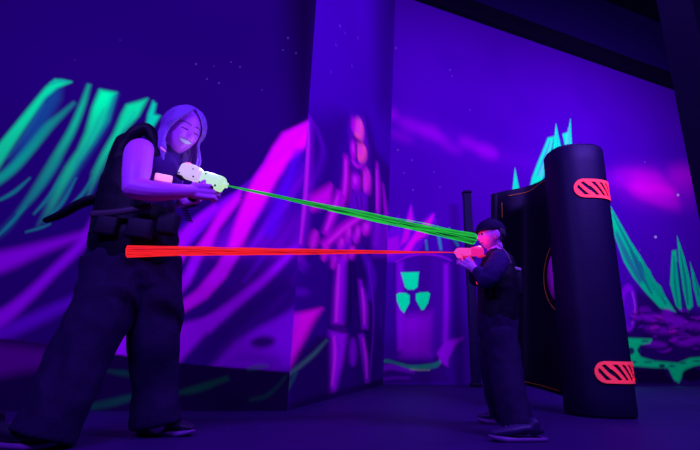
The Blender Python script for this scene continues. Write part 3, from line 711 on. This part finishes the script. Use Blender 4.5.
# shirt, vest and straps
mb = MB()
mb.tube([W(163, 158, 0), W(158, 168, -.01), W(150, 190, 0), W(142, 216, 0), W(134, 240, 0)], [.082, .125, .135, .145, .16], seg=24, up=(0, 1, 0), flat=.95)
shirt = mb.fuse('shirt', .007, 3, SHIRT, root, fold(14, .006, 2))
mb = MB()
mb.tube([W(141, 168, .02), W(134, 186, .0), W(134, 214, 0), W(134, 243, 0)], [.125, .155, .185, .205], seg=28, up=(0, 1, 0), flat=[.95, .9, .82, .82])
mb.tube([W(116, 196, -.05), W(117, 172, -.06), W(123, 150, -.06), W(134, 134, -.07), W(146, 129, -.07), W(154, 138, -.07), W(158, 156, -.10)], [.034, .034, .032, .030, .028, .024, .022], seg=14)
mb.tube([W(150, 134, .06), W(166, 146, .14), W(178, 170, .13)], [.03, .03, .03], seg=12)
mb.tube([W(128, 146, .0), W(124, 170, .0), W(122, 200, .0)], [.065, .085, .10], seg=16)
vest = mb.fuse('vest', .007, 3, VESTM, root, fold(10, .006, 5))
for a, b, c, sz in [(108, 226, -.17, (.10, .05, .09)), (140, 229, -.19, (.11, .05, .09)), (168, 224, -.15, (.09, .06, .10))]:
    MB().box(W(a, b, c), sz, Matrix.Rotation(.1, 3, 'Y'), .012).build('pouch', BLK, vest)
for (p, q, r0) in [((92, 214, -.17), (150, 206, -.19), .008)]:
    mb = MB(); mb.tube([W(*p), W(118, 212, -.20), W(*q)], r0, seg=8, n=14, flat=2.0); mb.build('waist_strap', mat('highlit_webbing', (.07, .04, .07), .6), vest)  # strap kept pale: the thin highlight along the vest hem is in its colour
mb = MB(); mb.tube([W(47, 220, -.04), W(62, 214, -.05), W(82, 203, -.06), W(104, 198, -.06), W(122, 200, -.06)], [.019, .026, .030, .034, .04], seg=12, n=24, flat=.7)
mb.build('strap_end', VESTM, vest)
cp = MB().box(W(163.5, 178.5, -.15), (.078, .016, .040), Matrix.Rotation(.06, 3, 'Y') @ Matrix.Rotation(.35, 3, 'Z'), .007).build('chest_patch', fluor('pink_patch', (205, 130, 226)), vest)
cp['label'] = 'pale pink patch glowing on the chest'
mb = MB(); mb.tube([W(160.5, 143, -.105), W(162, 148, -.115), W(165, 151, -.12)], [.004, .007, .004], seg=8, n=8, flat=.6); mb.build('shoulder_clip', fluor('pink_clip', (225, 90, 210)), vest)
mb = MB()                                                       # coiled cord from vest to blaster
c0, c1 = W(190, 222, -.12), W(196, 205, -.10)
pts = []
for i in range(120):
    t = i/119; c = c0.lerp(W(184, 208, -.15), min(1, t*2)) if t < .5 else W(184, 208, -.15).lerp(c1, t*2-1)
    pts.append(c+Vector((math.cos(t*70)*.010, math.sin(t*70)*.010, math.sin(t*70)*.006)))
mb.tube(pts, .0032, seg=6, n=240); mb.build('coiled_cord', BLK, vest)

# trousers
mb = MB()
mb.tube([W(133, 236, 0), W(131, 262, 0), W(132, 276, 0)], [.175, .19, .15], seg=28, up=(0, 1, 0), flat=.78)
mb.tube([W(153, 262, .05), W(156, 300, .05), W(154, 342, .04), W(155, 386, .07), W(157, 424, .08)], [pw*25, pw*24, pw*23, pw*19, pw*22], seg=22, cap='flat', up=(0, 1, 0), flat=.85)
mb.tube([W(114, 260, -.04), W(106, 300, -.08), W(84, 346, -.14), W(62, 396, -.20), W(42, 437, -.23)], [pw*28, pw*27, pw*25, pw*24, pw*25], seg=22, cap='flat', up=(0, 1, 0), flat=.85)
trs = mb.fuse('trousers', .008, 3, PANTS, root, lambda p, n: fold(9, .012, 1, .7)(p, n)+.010*noise.noise(Vector((p.x*16, p.y*16, p.z*5))))
fx = fl(165, 437)
shoe(root, fl(138, 434)+Vector((0, .02, 0)), fl(192, 437)+Vector((0, .02, 0)), .10, .075, SHOEM, SOLEM)
shoe(root, Vector((W(12, 440).x-.02, 1.92, 0)), Vector((fl(52, 449).x+.02, 1.86, 0)), .10, .075, SHOEM, SOLEM)

# her blaster
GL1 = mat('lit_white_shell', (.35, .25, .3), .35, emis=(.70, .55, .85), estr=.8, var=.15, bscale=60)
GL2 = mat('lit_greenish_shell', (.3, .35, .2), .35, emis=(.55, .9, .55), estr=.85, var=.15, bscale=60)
LAMPP = mat('pink_pilot_lamp', (.8, .2, .4), .3, emis=(.95, .12, .30), estr=1.0)
g0, g1 = W(180.5, 171, -.10), W(227.5, 185, -.13)
gw, GP = blaster('laser_blaster', g0.lerp(g1, .49), g1-g0, Vector((0, 0, 1)), (g1-g0).length/.235, (GL1, GL2, BLK, LAMPP), 'white and pale green glowing blaster in the hands of the woman', None)
muz_w = GP(.122, 0, -.003)

# ------------------------------------------------------------------ the boy
YB = 2.62
def B(x, y, dy=0.0): return at(x, y, YB+dy)
pb = ppm(495, 300, YB)
boy = thing('person', (B(512, 430).x, YB-.1, 0), 'small boy in a dark cap and vest aiming a pink blaster beside the barricade', 'person')
BHF = Vector((-.95, -.22, -.10)); f_, s_, u_ = frame_from(BHF); BM = Matrix((s_, f_, u_)).transposed()
BHC = B(490.5, 236, 0); BK = .84
bS, bE, bW = B(498, 263, -.12), B(486, 280, -.17), B(471, 266, -.12)
b2S, b2E, b2W = B(494, 262, .11), B(478, 279, .12), B(471, 263, .0)
mb = MB()
mb.ell(BHC, None, BM, 48, 36, head_fn(BK, .2, True))
for sg in (-1, 1): mb.ell(BHC+BM@Vector((sg*.064, -.006, -.004)), (.010, .018, .027), BM)
mb.tube([BHC+BM@Vector((0, -.02, -.05)), B(496, 257)], [.042, .046], seg=16)
mb.tube([B(496, 256), B(497, 275), B(498, 300), B(498, 326)], [.06, .085, .085, .095], seg=18, up=(0, 1, 0), flat=1.1)
mb.tube([B(497, 258, -.05), bS, B(492, 272, -.16), bE], [.04, .045, .042, .034], seg=14); mb.tube([bE, bW], [.034, .022], seg=14)
mb.tube([B(496, 258, .05), b2S, b2E], [.04, .045, .034], seg=14); mb.tube([b2E, b2W], [.034, .022], seg=14)
mb.tube([B(500, 326, -.06), B(506, 375, -.12), B(519, 428, -.24)], [.06, .035, .03], seg=12)
mb.tube([B(496, 326, .06), B(494, 370, .12), B(498, 412, .26)], [.06, .035, .03], seg=12)
hand(mb, bW, B(458, 259, -.10)-bW, Vector((.1, 1, .15)), .72, (45, 60, 45), thumb_up=Vector((0, 0, 1)))
hand(mb, b2W, B(458, 259, -.0)-b2W, Vector((.1, -1, .15)), .72, (45, 60, 45), thumb_up=Vector((0, 0, 1)))
bbody = mb.fuse('body', .0034, 3, SKIN, boy)
BMI = BM.transposed()
def bskin(p):
    q = BMI@(p-BHC)/BK; c = SK
    if q.length > .17 or q.y < .02: return c
    x, z = abs(q.x), q.z
    if .010 < x < .050 and abs(z-.030) < .004: c = (.10, .05, .10)
    if .016 < x < .044 and abs(z-.008) < .006: c = (.85, .7, .85) if abs(x-.03) > .007 else (.03, .02, .03)
    if x < .024 and abs(z+.052) < .006: c = (.45, .15, .35)
    return c
set_colors(bbody, bskin)
CAPM = mat('dark_cap_cloth', (.016, .003, .045), .8, spec=.15, bump=.3, bscale=120)
mb = MB(); mb.ell(BHC+BM@Vector((0, -.006, .030)), None, BM, 40, 28, lambda d: Vector((d.x*.074, d.y*.090, (d.z*.074 if d.z > 0 else d.z*.012))))
mb.tube([BHC+BM@Vector((-.045, .06, .028)), BHC+BM@Vector((0, .098, .024)), BHC+BM@Vector((.045, .06, .028))], [.016, .024, .016], seg=12, n=16, up=tuple(u_), flat=.22)
cap = mb.fuse('cap', .004, 3, CAPM, boy)
mb = MB(); mb.ell(BHC+BM@Vector((0, -.006, .108)), (.010, .010, .006), BM); mb.build('cap_button', CAPM, cap)
mb = MB()                                                       # short hair under the cap at the nape and temples
for k in range(26):
    a = 1.95+(2*PI-3.9)*k/25; d = Vector((math.sin(a)*.068, math.cos(a)*.083, .028))
    p = BHC+BM@d; mb.tube([p, BHC+BM@Vector((d.x*1.02, d.y*1.0-.002, -.006)), BHC+BM@Vector((d.x*.95, d.y*.92, -.026 if math.cos(a) < -.6 else -.008))], [.009, .009, .004], seg=6, n=8)
mb.build('hair', mat('dark_hair', (.05, .025, .05), .5, spec=.3), boy)
SLEEVE = mat('boy_sleeve_cloth', (.036, .006, .10), .8, spec=.15, bump=.2, bscale=70)
mb = MB()
mb.tube([B(497, 257, -.05), bS, B(492, 273, -.165), bE, B(479, 273, -.15)], [.05, .058, .054, .046, .036], seg=16)
mb.tube([B(496, 257, .05), b2S, b2E, B(475, 272, .06)], [.05, .058, .046, .036], seg=14)
mb.tube([B(496, 258), B(497, 275), B(498, 300), B(498, 328)], [.065, .095, .097, .102], seg=20, up=(0, 1, 0), flat=1.1)
bshirt = mb.fuse('shirt', .006, 3, SLEEVE, boy, fold(18, .005, 8))
mb = MB()
mb.tube([B(498, 266), B(498, 280), B(498, 300), B(498, 318)], [.098, .112, .112, .108], seg=22, up=(0, 1, 0), flat=1.12)
for sg in (-.075, .075): mb.tube([B(484, 276, sg), B(487, 260, sg), B(497, 252, sg), B(508, 258, sg), B(513, 274, sg)], .02, seg=10, n=20, flat=.7)
bvest = mb.fuse('vest', .006, 3, VESTM, boy, fold(12, .004, 3))
MB().box(B(514, 284, 0), (.05, .16, .15), None, .012).build('back_pack', BLK, bvest)
MB().box(B(516, 269.5, -.06), (.045, .05, .02), Matrix.Rotation(.2, 3, 'Y'), .006).build('back_sensor', mat('pale_sensor_plastic', (.5, .3, .45), .4), bvest)
mb = MB(); mb.tube([B(497, 243.5, -.065), B(503, 249, -.085), B(508, 256, -.095), B(511, 264, -.095)], .008, seg=8, n=16, flat=.6); mb.build('shoulder_strap', mat('pale_strap', (.22, .12, .22), .6), bvest)
for a in (276, 292): MB().box(B(487, a, -.112), (.045, .02, .05), None, .006).build('chest_pouch', BLK, bvest)
mb = MB(); mb.tube([B(476.5, 269, -.10), B(477, 277, -.10), B(477.5, 283, -.10)], [.004, .006, .008], seg=8, n=8); lt = mb.build('chest_light', mat('red_strip_light', (.8, .05, .1), .4, emis=(.85, .02, .08), estr=.9), bvest); lt['label'] = 'small red strip light'
mb = MB()
mb.tube([B(498, 316), B(498, 330), B(499, 342)], [.106, .11, .095], seg=22, up=(0, 1, 0), flat=1.1)
mb.tube([B(500, 334, -.05), B(505, 362, -.10), B(510, 395, -.18), B(520, 431, -.25)], [.088, .083, .078, .078], seg=18, cap='flat', up=(0, 1, 0))
mb.tube([B(495, 334, .06), B(494, 365, .12), B(497, 392, .2), B(501, 412, .28)], [.086, .078, .07, .066], seg=18, cap='flat', up=(0, 1, 0))
mb.fuse('trousers', .0065, 3, PANTS, boy, fold(13, .008, 4, .7))
bh = fl(535, 437); bt = fl(489, 441); shoe(boy, Vector((bh.x, bt.y+.03, 0)), Vector((bt.x, bt.y-.01, 0)), .078, .056, GREYS, SOLEM)
yk = 2.92; shoe(boy, Vector((at(512, 420, yk).x, yk, 0)), Vector((at(478, 420, yk).x, yk+.01, 0)), .078, .064, GREYS, SOLEM)
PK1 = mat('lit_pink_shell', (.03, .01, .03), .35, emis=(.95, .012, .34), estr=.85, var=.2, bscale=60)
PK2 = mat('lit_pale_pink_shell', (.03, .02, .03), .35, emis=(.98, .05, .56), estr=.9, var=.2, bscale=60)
WHL = mat('bright_pilot_lamp', (.9, .7, .7), .3, emis=(1, .55, .45), estr=1.1)
h0, h1 = B(482, 252.5, -.07), B(456, 252, -.13)
gb, GB = blaster('laser_blaster', h0.lerp(h1, .5), h1-h0, Vector((0, 0, 1)), .80, (PK1, PK2, mat('lit_red_grip', (.05, .01, .02), .4, emis=(.85, .01, .06), estr=.8), WHL), 'small blaster glowing pink and red in the hands of the boy', None)
muz_b = GB(.122, 0, -.003)

# ------------------------------------------------------------------ laser beams
def beam(name, p0, p1, r0, r1, mcore, mline, label, seed, nst, end_round=.015):
    root = thing(name, p0, label, 'laser beam'); d, s, u = basis(p1-p0); L = (p1-p0).length; rr = random.Random(seed)
    env = lambda t: (r0+(r1-r0)*t)*(math.sqrt(max(0, 1-((t-(1-end_round))/end_round)**2)) if t > 1-end_round else 1)
    mb = MB(); ts = [i/70*(1-2*end_round) for i in range(71)]+[1-2*end_round*(1-i/20)**2 for i in range(1, 21)]
    mb.tube([p0+d*L*t for t in ts], [env(t)*.74 for t in ts], seg=12, n=181, cap='flat'); mb.build('core', mcore, root)
    for k in range(nst):
        mb = MB()
        a0 = 2*PI*k/nst+rr.uniform(-.3, .3); w = rr.uniform(.82, 1.0); ph = rr.uniform(0, 6); fq = rr.uniform(2, 7)
        n = 70; t0 = 0 if k % 3 else rr.uniform(0, .4); pts = []
        for i in range(n):
            q = i/(n-1); t = t0+(1-t0)*(q/.7*(1-3*end_round) if q < .7 else 1-3*end_round*((1-q)/.3)**2); a = a0+.9*math.sin(t*fq+ph); e = env(t)*w*(1-.08*math.sin(t*23+ph))
            pts.append(p0+d*L*t+(s*math.cos(a)+u*math.sin(a))*e)
        mb.tube(pts, [max(.0007, min(.0019, env(t0+(1-t0)*i/(n-1))*.09)) for i in range(n)], seg=5, n=n)
        mb.build('strand', mline, root)
    return root
def beam_mat(name, hi, lo, sc):
    m = bpy.data.materials.new(name); m.use_nodes = True; nt = m.node_tree; b = nt.nodes['Principled BSDF']
    tc = nt.nodes.new('ShaderNodeTexCoord'); mp = nt.nodes.new('ShaderNodeMapping'); n = nt.nodes.new('ShaderNodeTexNoise'); cr = nt.nodes.new('ShaderNodeValToRGB')
    mp.inputs['Scale'].default_value = sc; n.inputs['Scale'].default_value = 1; n.inputs['Detail'].default_value = 3
    nt.links.new(tc.outputs['Object'], mp.inputs[0]); nt.links.new(mp.outputs[0], n.inputs['Vector']); nt.links.new(n.outputs['Fac'], cr.inputs[0])
    cr.color_ramp.elements[0].position = .4; cr.color_ramp.elements[0].color = (*lo, 1); cr.color_ramp.elements[1].position = .56; cr.color_ramp.elements[1].color = (*hi, 1)
    b.inputs['Base Color'].default_value = (0.01, .01, .01, 1); b.inputs['Roughness'].default_value = 1; b.inputs['Specular IOR Level'].default_value = 0
    nt.links.new(cr.outputs[0], b.inputs['Emission Color']); b.inputs['Emission Strength'].default_value = 1; return m
GHI, RHI = (lin(34), lin(196), lin(64)), (lin(250), lin(34), lin(44))
ge = B(475.5, 239.5, -.12); re_ = W(126, 251, -.27)
bg = beam('laser_beam', muz_w, ge, .003, ppm(475, 240, YB-.12)*5.9, beam_mat('green_beam_core', (lin(24), lin(150), lin(50)), (lin(10), lin(70), lin(40)), (4, 4, 90)), beam_mat('green_beam_line', GHI, GHI, (1, 1, 1)), 'green laser beam from the woman\'s blaster to the face of the boy', 2, 15)
br = beam('laser_beam', muz_b, re_, .0018, ppm(127, 251, YW-.27)*5.9, beam_mat('red_beam_core', (lin(225), lin(20), lin(40)), (lin(170), lin(10), lin(30)), (4, 4, 120)), beam_mat('red_beam_line', RHI, RHI, (1, 1, 1)), 'red laser beam from the boy\'s blaster to the hip of the woman', 4, 22, .004)

# ------------------------------------------------------------------ barricade on the right
DARK = mat('dark_scenery_paint', (.011, .0015, .036), .55, spec=.3, bump=.08, bscale=30)
DARKP = mat('dark_panel_paint', (.006, .002, .016), .6, spec=.25, bump=.06, bscale=30)
YP = fl(604, 419).y+.21; SH = -4
bar = thing('arena_barricade', (at(604, 400, YP).x, YP, 0), 'tall dark barricade with pink-red hatched markers, right of the boy', 'barricade')
# pylon: D-shaped section, convex towards the camera, a little slimmer at the top
pc0 = at(604+SH, 415, YP); hgt = at(575, 154, YP).z
wb0 = ppm(604, 415, YP)*31.5
ctr = lambda z: Vector((pc0.x+(at(575.5+SH, 149, YP).x-pc0.x)*(z/hgt), YP, z))
wid = lambda z: wb0+(ppm(575, 149, YP)*25.5-wb0)*(z/hgt)
def section(a): return math.copysign(abs(math.cos(a))**.8, math.cos(a)), -math.copysign(abs(math.sin(a))**.8, math.sin(a))*.95
def surf(a, z, off=0.0):
    x, y = section(a); w = wid(z); c = ctr(z); x1, y1 = section(a+.01); t = Vector((x1-x, y1-y, 0)); n = Vector((t.y, -t.x, 0)).normalized()
    if n.dot(Vector((x, y, 0))) < 0: n = -n
    return c+Vector((x*w, y*w, 0))+n*off
mb = MB(); NA = 72; zs = [0, .02]+[hgt*i/14 for i in range(1, 14)]+[hgt-.02, hgt]
for i, z in enumerate(zs):
    for k in range(NA):
        mb.v.append(surf(2*PI*k/NA, z, -.012 if i in (0, len(zs)-1) else 0))
for i in range(len(zs)-1):
    for k in range(NA):
        k2 = (k+1) % NA; mb.f.append((i*NA+k, i*NA+k2, i*NA+NA+k2, i*NA+NA+k))
mb.f.append(tuple(range(NA))[::-1]); mb.f.append(tuple(range((len(zs)-1)*NA, len(zs)*NA)))
pyl = mb.build('pylon', DARK, bar)
RED = fluor('pink_red_marker_paint', (240, 48, 108))
def marker(zc, hh, a0, a1):
    "capsule outline with slanted bars, wrapped round the pylon (a = angle round the section)"
    nx, nz = 150, 48; bm = bmesh.new(); V = {}
    Wd = abs(a1-a0)*wid(zc)
    def vert(i, j):
        if (i, j) not in V: V[i, j] = bm.verts.new(surf(a0+(a1-a0)*i/nx, zc+(j/nz-.5)*2*hh, .004)-ORG[bar.name])
        return V[i, j]
    for i in range(nx):
        for j in range(nz):
            x = (i+.5)/nx*Wd; z = ((j+.5)/nz-.5)*2*hh; R = hh
            cx = min(max(x, R), Wd-R*.45); rx = R if x < R else R*.45
            dd = math.hypot((x-cx)*(R/rx if x > Wd-R*.45 else 1), z) if (x < R or x > Wd-R*.45) else abs(z)
            if dd > R: continue
            edge = dd > R*.70
            bar_ = ((x+z*.75)/(hh*.74)) % 1.0 < .48
            if edge or bar_: bm.faces.new((vert(i, j), vert(i+1, j), vert(i+1, j+1), vert(i, j+1)))
    r = bmesh.ops.extrude_face_region(bm, geom=list(bm.faces)); 
    for v in [g for g in r['geom'] if isinstance(g, bmesh.types.BMVert)]:
        c = ctr(v.co.z+ORG[bar.name].z)-ORG[bar.name]; dv = Vector((v.co.x-c.x, v.co.y-c.y, 0)).normalized(); v.co += dv*.004
    bmesh.ops.recalc_face_normals(bm, faces=bm.faces)
    me = bpy.data.meshes.new('hatch_marker'); bm.to_mesh(me); bm.free(); me.materials.append(RED)
    o = bpy.data.objects.new('hatch_marker', me); COL.objects.link(o); o.parent = pyl; ORG[o.name] = ORG[bar.name]
    return o
zt, zb = at(592, 191, YP-.15).z, at(612, 372, YP-.1).z
marker(zt, ppm(592, 187, YP-.1)*9.6, PI/2+.46, .10)['label'] = 'upper pink-red hatched marker'
marker(zb, ppm(612, 372, YP-.1)*10.2, PI/2+.42, .10)['label'] = 'lower pink-red hatched marker'
# concave wing panel running back from the pylon
cols = [(582, 160, 401, YP+.06), (566, 166, 397, YP+.06), (553, 172, 393, YP+.26), (540, 181, 389, YP+.48), (526, 186.5, 385.5, YP+.62), (512, 189.5, 382.5, YP+.62), (504, 191, 381.5, YP+.56), (497, 193, 381, YP+.44)]
SC = spline([(*at(x, yt, Y), *at(x, yb_, Y)) for x, yt, yb_, Y in cols], 50)
tops = [Vector(q[:3]) for q in SC]; bots = [Vector(q[3:]) for q in SC]
def pan(a, b, off=0.0):
    i = max(0, min(48.999, a*49)); k = int(i); f = i-k
    t = tops[k].lerp(tops[k+1], f); bo = bots[k].lerp(bots[k+1], f); p = bo.lerp(t, b)
    tg = tops[k+1]-tops[k]; tg.z = 0; n = Vector((tg.y, -tg.x, 0)).normalized()
    if n.dot(CAMP-p) < 0: n = -n
    return p+n*off
mb = MB(); nb_ = 24
for off in (0, -.06):
    for i in range(50):
        for j in range(nb_+1): mb.v.append(pan(i/49, j/nb_, off))
N1 = 50*(nb_+1); id_ = lambda k, i, j: k*N1+i*(nb_+1)+j
for i in range(49):
    for j in range(nb_):
        mb.f.append((id_(0, i, j), id_(0, i+1, j), id_(0, i+1, j+1), id_(0, i, j+1))); mb.f.append((id_(1, i, j), id_(1, i, j+1), id_(1, i+1, j+1), id_(1, i+1, j)))
    for j in (0, nb_): mb.f.append((id_(0, i, j), id_(1, i, j), id_(1, i+1, j), id_(0, i+1, j)))
for j in range(nb_):
    for i in (0, 49): mb.f.append((id_(0, i, j), id_(0, i, j+1), id_(1, i, j+1), id_(1, i, j)))
wing = mb.build('wing_panel', DARKP, bar)
def pan_px(x, y):
    "panel coordinates of a spot on the wing"
    best = None
    for i in range(0, 197):
        a = i/196; p0_, p1_ = pan(a, 0), pan(a, 1)
        for b in range(0, 61):
            p = p0_.lerp(p1_, b/60); v = RM.transposed()@(p-CAMP); e = (350+F*v.x/-v.z-x)**2+(225-F*v.y/-v.z-y)**2
            if best is None or e < best[0]: best = (e, a, b/60)
    return best[1:]
ORG_L = fluor('orange_line_paint', (128, 56, 56))
def trim_line(pxs, nm='trim_line', r=.0028):
    ab = spline([pan_px(*p) for p in pxs], 24); mb = MB()
    mb.tube([pan(a, b, .006) for a, b in ab], r, seg=6, n=48); mb.build(nm, ORG_L, wing)
trim_line([(508, 195), (518, 194), (530, 191), (540, 185), (548, 178)]); trim_line([(501.5, 204), (501.5, 216)])
trim_line([(521, 381), (533, 383.5), (545, 387), (560, 392)])
# round port in the wing, next to the pylon
pa, pbv = pan_px(561.5, 273); c = pan(pa, pbv, .0); tg = pan(pa+.06, pbv)-pan(pa-.06, pbv); tg.z = 0; tg.normalize(); nn = Vector((tg.y, -tg.x, 0))
if nn.dot(CAMP-c) < 0: nn = -nn
rad = ppm(566, 272, YP)*29
Hp = (pan(pa, 1)-pan(pa, 0)).z; La = (pan(pa+.12, .5)-pan(pa, .5)).length/.12
pq = lambda r, t, off: pan(pa+r*math.cos(t)/La, pbv+r*math.sin(t)/Hp, off)
mb = MB(); NT = 40                                              # the half of the port that clears the pylon
for k in range(NT+1):
    t = -PI/2+PI*k/NT
    for r in (0, .5, 1): mb.v.append(pq(rad*r, t, .014))
    mb.v.append(pq(rad, t, -.002))
for k in range(NT):
    for c_ in range(3): mb.f.append((k*4+c_, k*4+c_+1, k*4+c_+5, k*4+c_+4))
mb.build('porthole', fluor('violet_port_paint', (150, 14, 255)), wing)
mb = MB(); mb.tube([pq(rad*1.32, t, .006) for t in np.linspace(-PI*.42, PI*.42, 30)], .003, seg=6, n=60); mb.build('port_ring', ORG_L, wing)
MB().box(pan(.93, 0)+Vector((0, 0, -pan(.93, 0).z/2)), (.07, .10, pan(.93, 0).z+.02), None, .008).build('foot', DARKP, bar)
# thin dark post by the back wall
YQ = 6.55; q0 = at(476, 384, YQ); qz = at(473, 194, YQ).z
post = thing('scenery_post', (q0.x, YQ, 0), 'slim dark post standing by the back wall behind the boy', 'post')
pwid = ppm(471, 300, YQ)*8.5
MB().box((q0.x, YQ, qz/2), (pwid, .09, qz), None, .012).build('shaft', DARK, post)
MB().box((q0.x, YQ, .03), (pwid*1.2, .14, .05), None, .012).build('base', DARKP, post)
MB().box((q0.x, YQ, qz+.02), (pwid*1.08, .11, .04), None, .012).build('cap', DARKP, post)
def glow(name, p, col, power, rad):
    d = bpy.data.lights.new(name, 'POINT'); d.energy = power; d.color = col; d.shadow_soft_size = rad
    o = bpy.data.objects.new(name, d); COL.objects.link(o); o.location = p; return o
glow('blaster_glow', GP(.02, 0, .06), (.40, .42, 1.0), 1.7, .02)
glow('blaster_glow', GB(-.105, 0, .085), (1.0, .03, .06), .20, .02)

# ------------------------------------------------------------------ lights (unseen blacklight battens, set below the ceiling to light the murals) and exposure
def area(name, loc, target, size, power, col=LAMP, size_y=None):
    d = bpy.data.lights.new(name, 'AREA'); d.energy = power; d.color = col; d.shape = 'RECTANGLE'; d.size = size; d.size_y = size_y or 0.25
    o = bpy.data.objects.new(name, d); COL.objects.link(o); o.location = loc
    o.rotation_euler = (Vector(target)-Vector(loc)).to_track_quat('-Z', 'Y').to_euler(); return o
area('blacklight_batten', (-1.6, -0.4, 2.9), (-1.0, 3.4, 1.2), 1.6, 130)
area('blacklight_batten', (2.6, 1.4, 3.4), (0.1, 5.0, 1.2), 1.6, 190)
area('blacklight_batten', (2.2, 4.0, 6.0), (2.2, 7.4, 1.4), 1.8, 95)
area('blacklight_batten', (5.8, 4.8, 5.0), (6.6, 9.0, 2.2), 2.2, 290)
w = bpy.data.worlds.new('world'); scn.world = w; w.use_nodes = True
w.node_tree.nodes['Background'].inputs[0].default_value = (0.10, 0.012, 0.6, 1); w.node_tree.nodes['Background'].inputs[1].default_value = 0.02
vs = scn.view_settings; vs.view_transform = 'Standard'; vs.look = 'None'; vs.gamma = 1; vs.use_curve_mapping = False; vs.exposure = 0.0
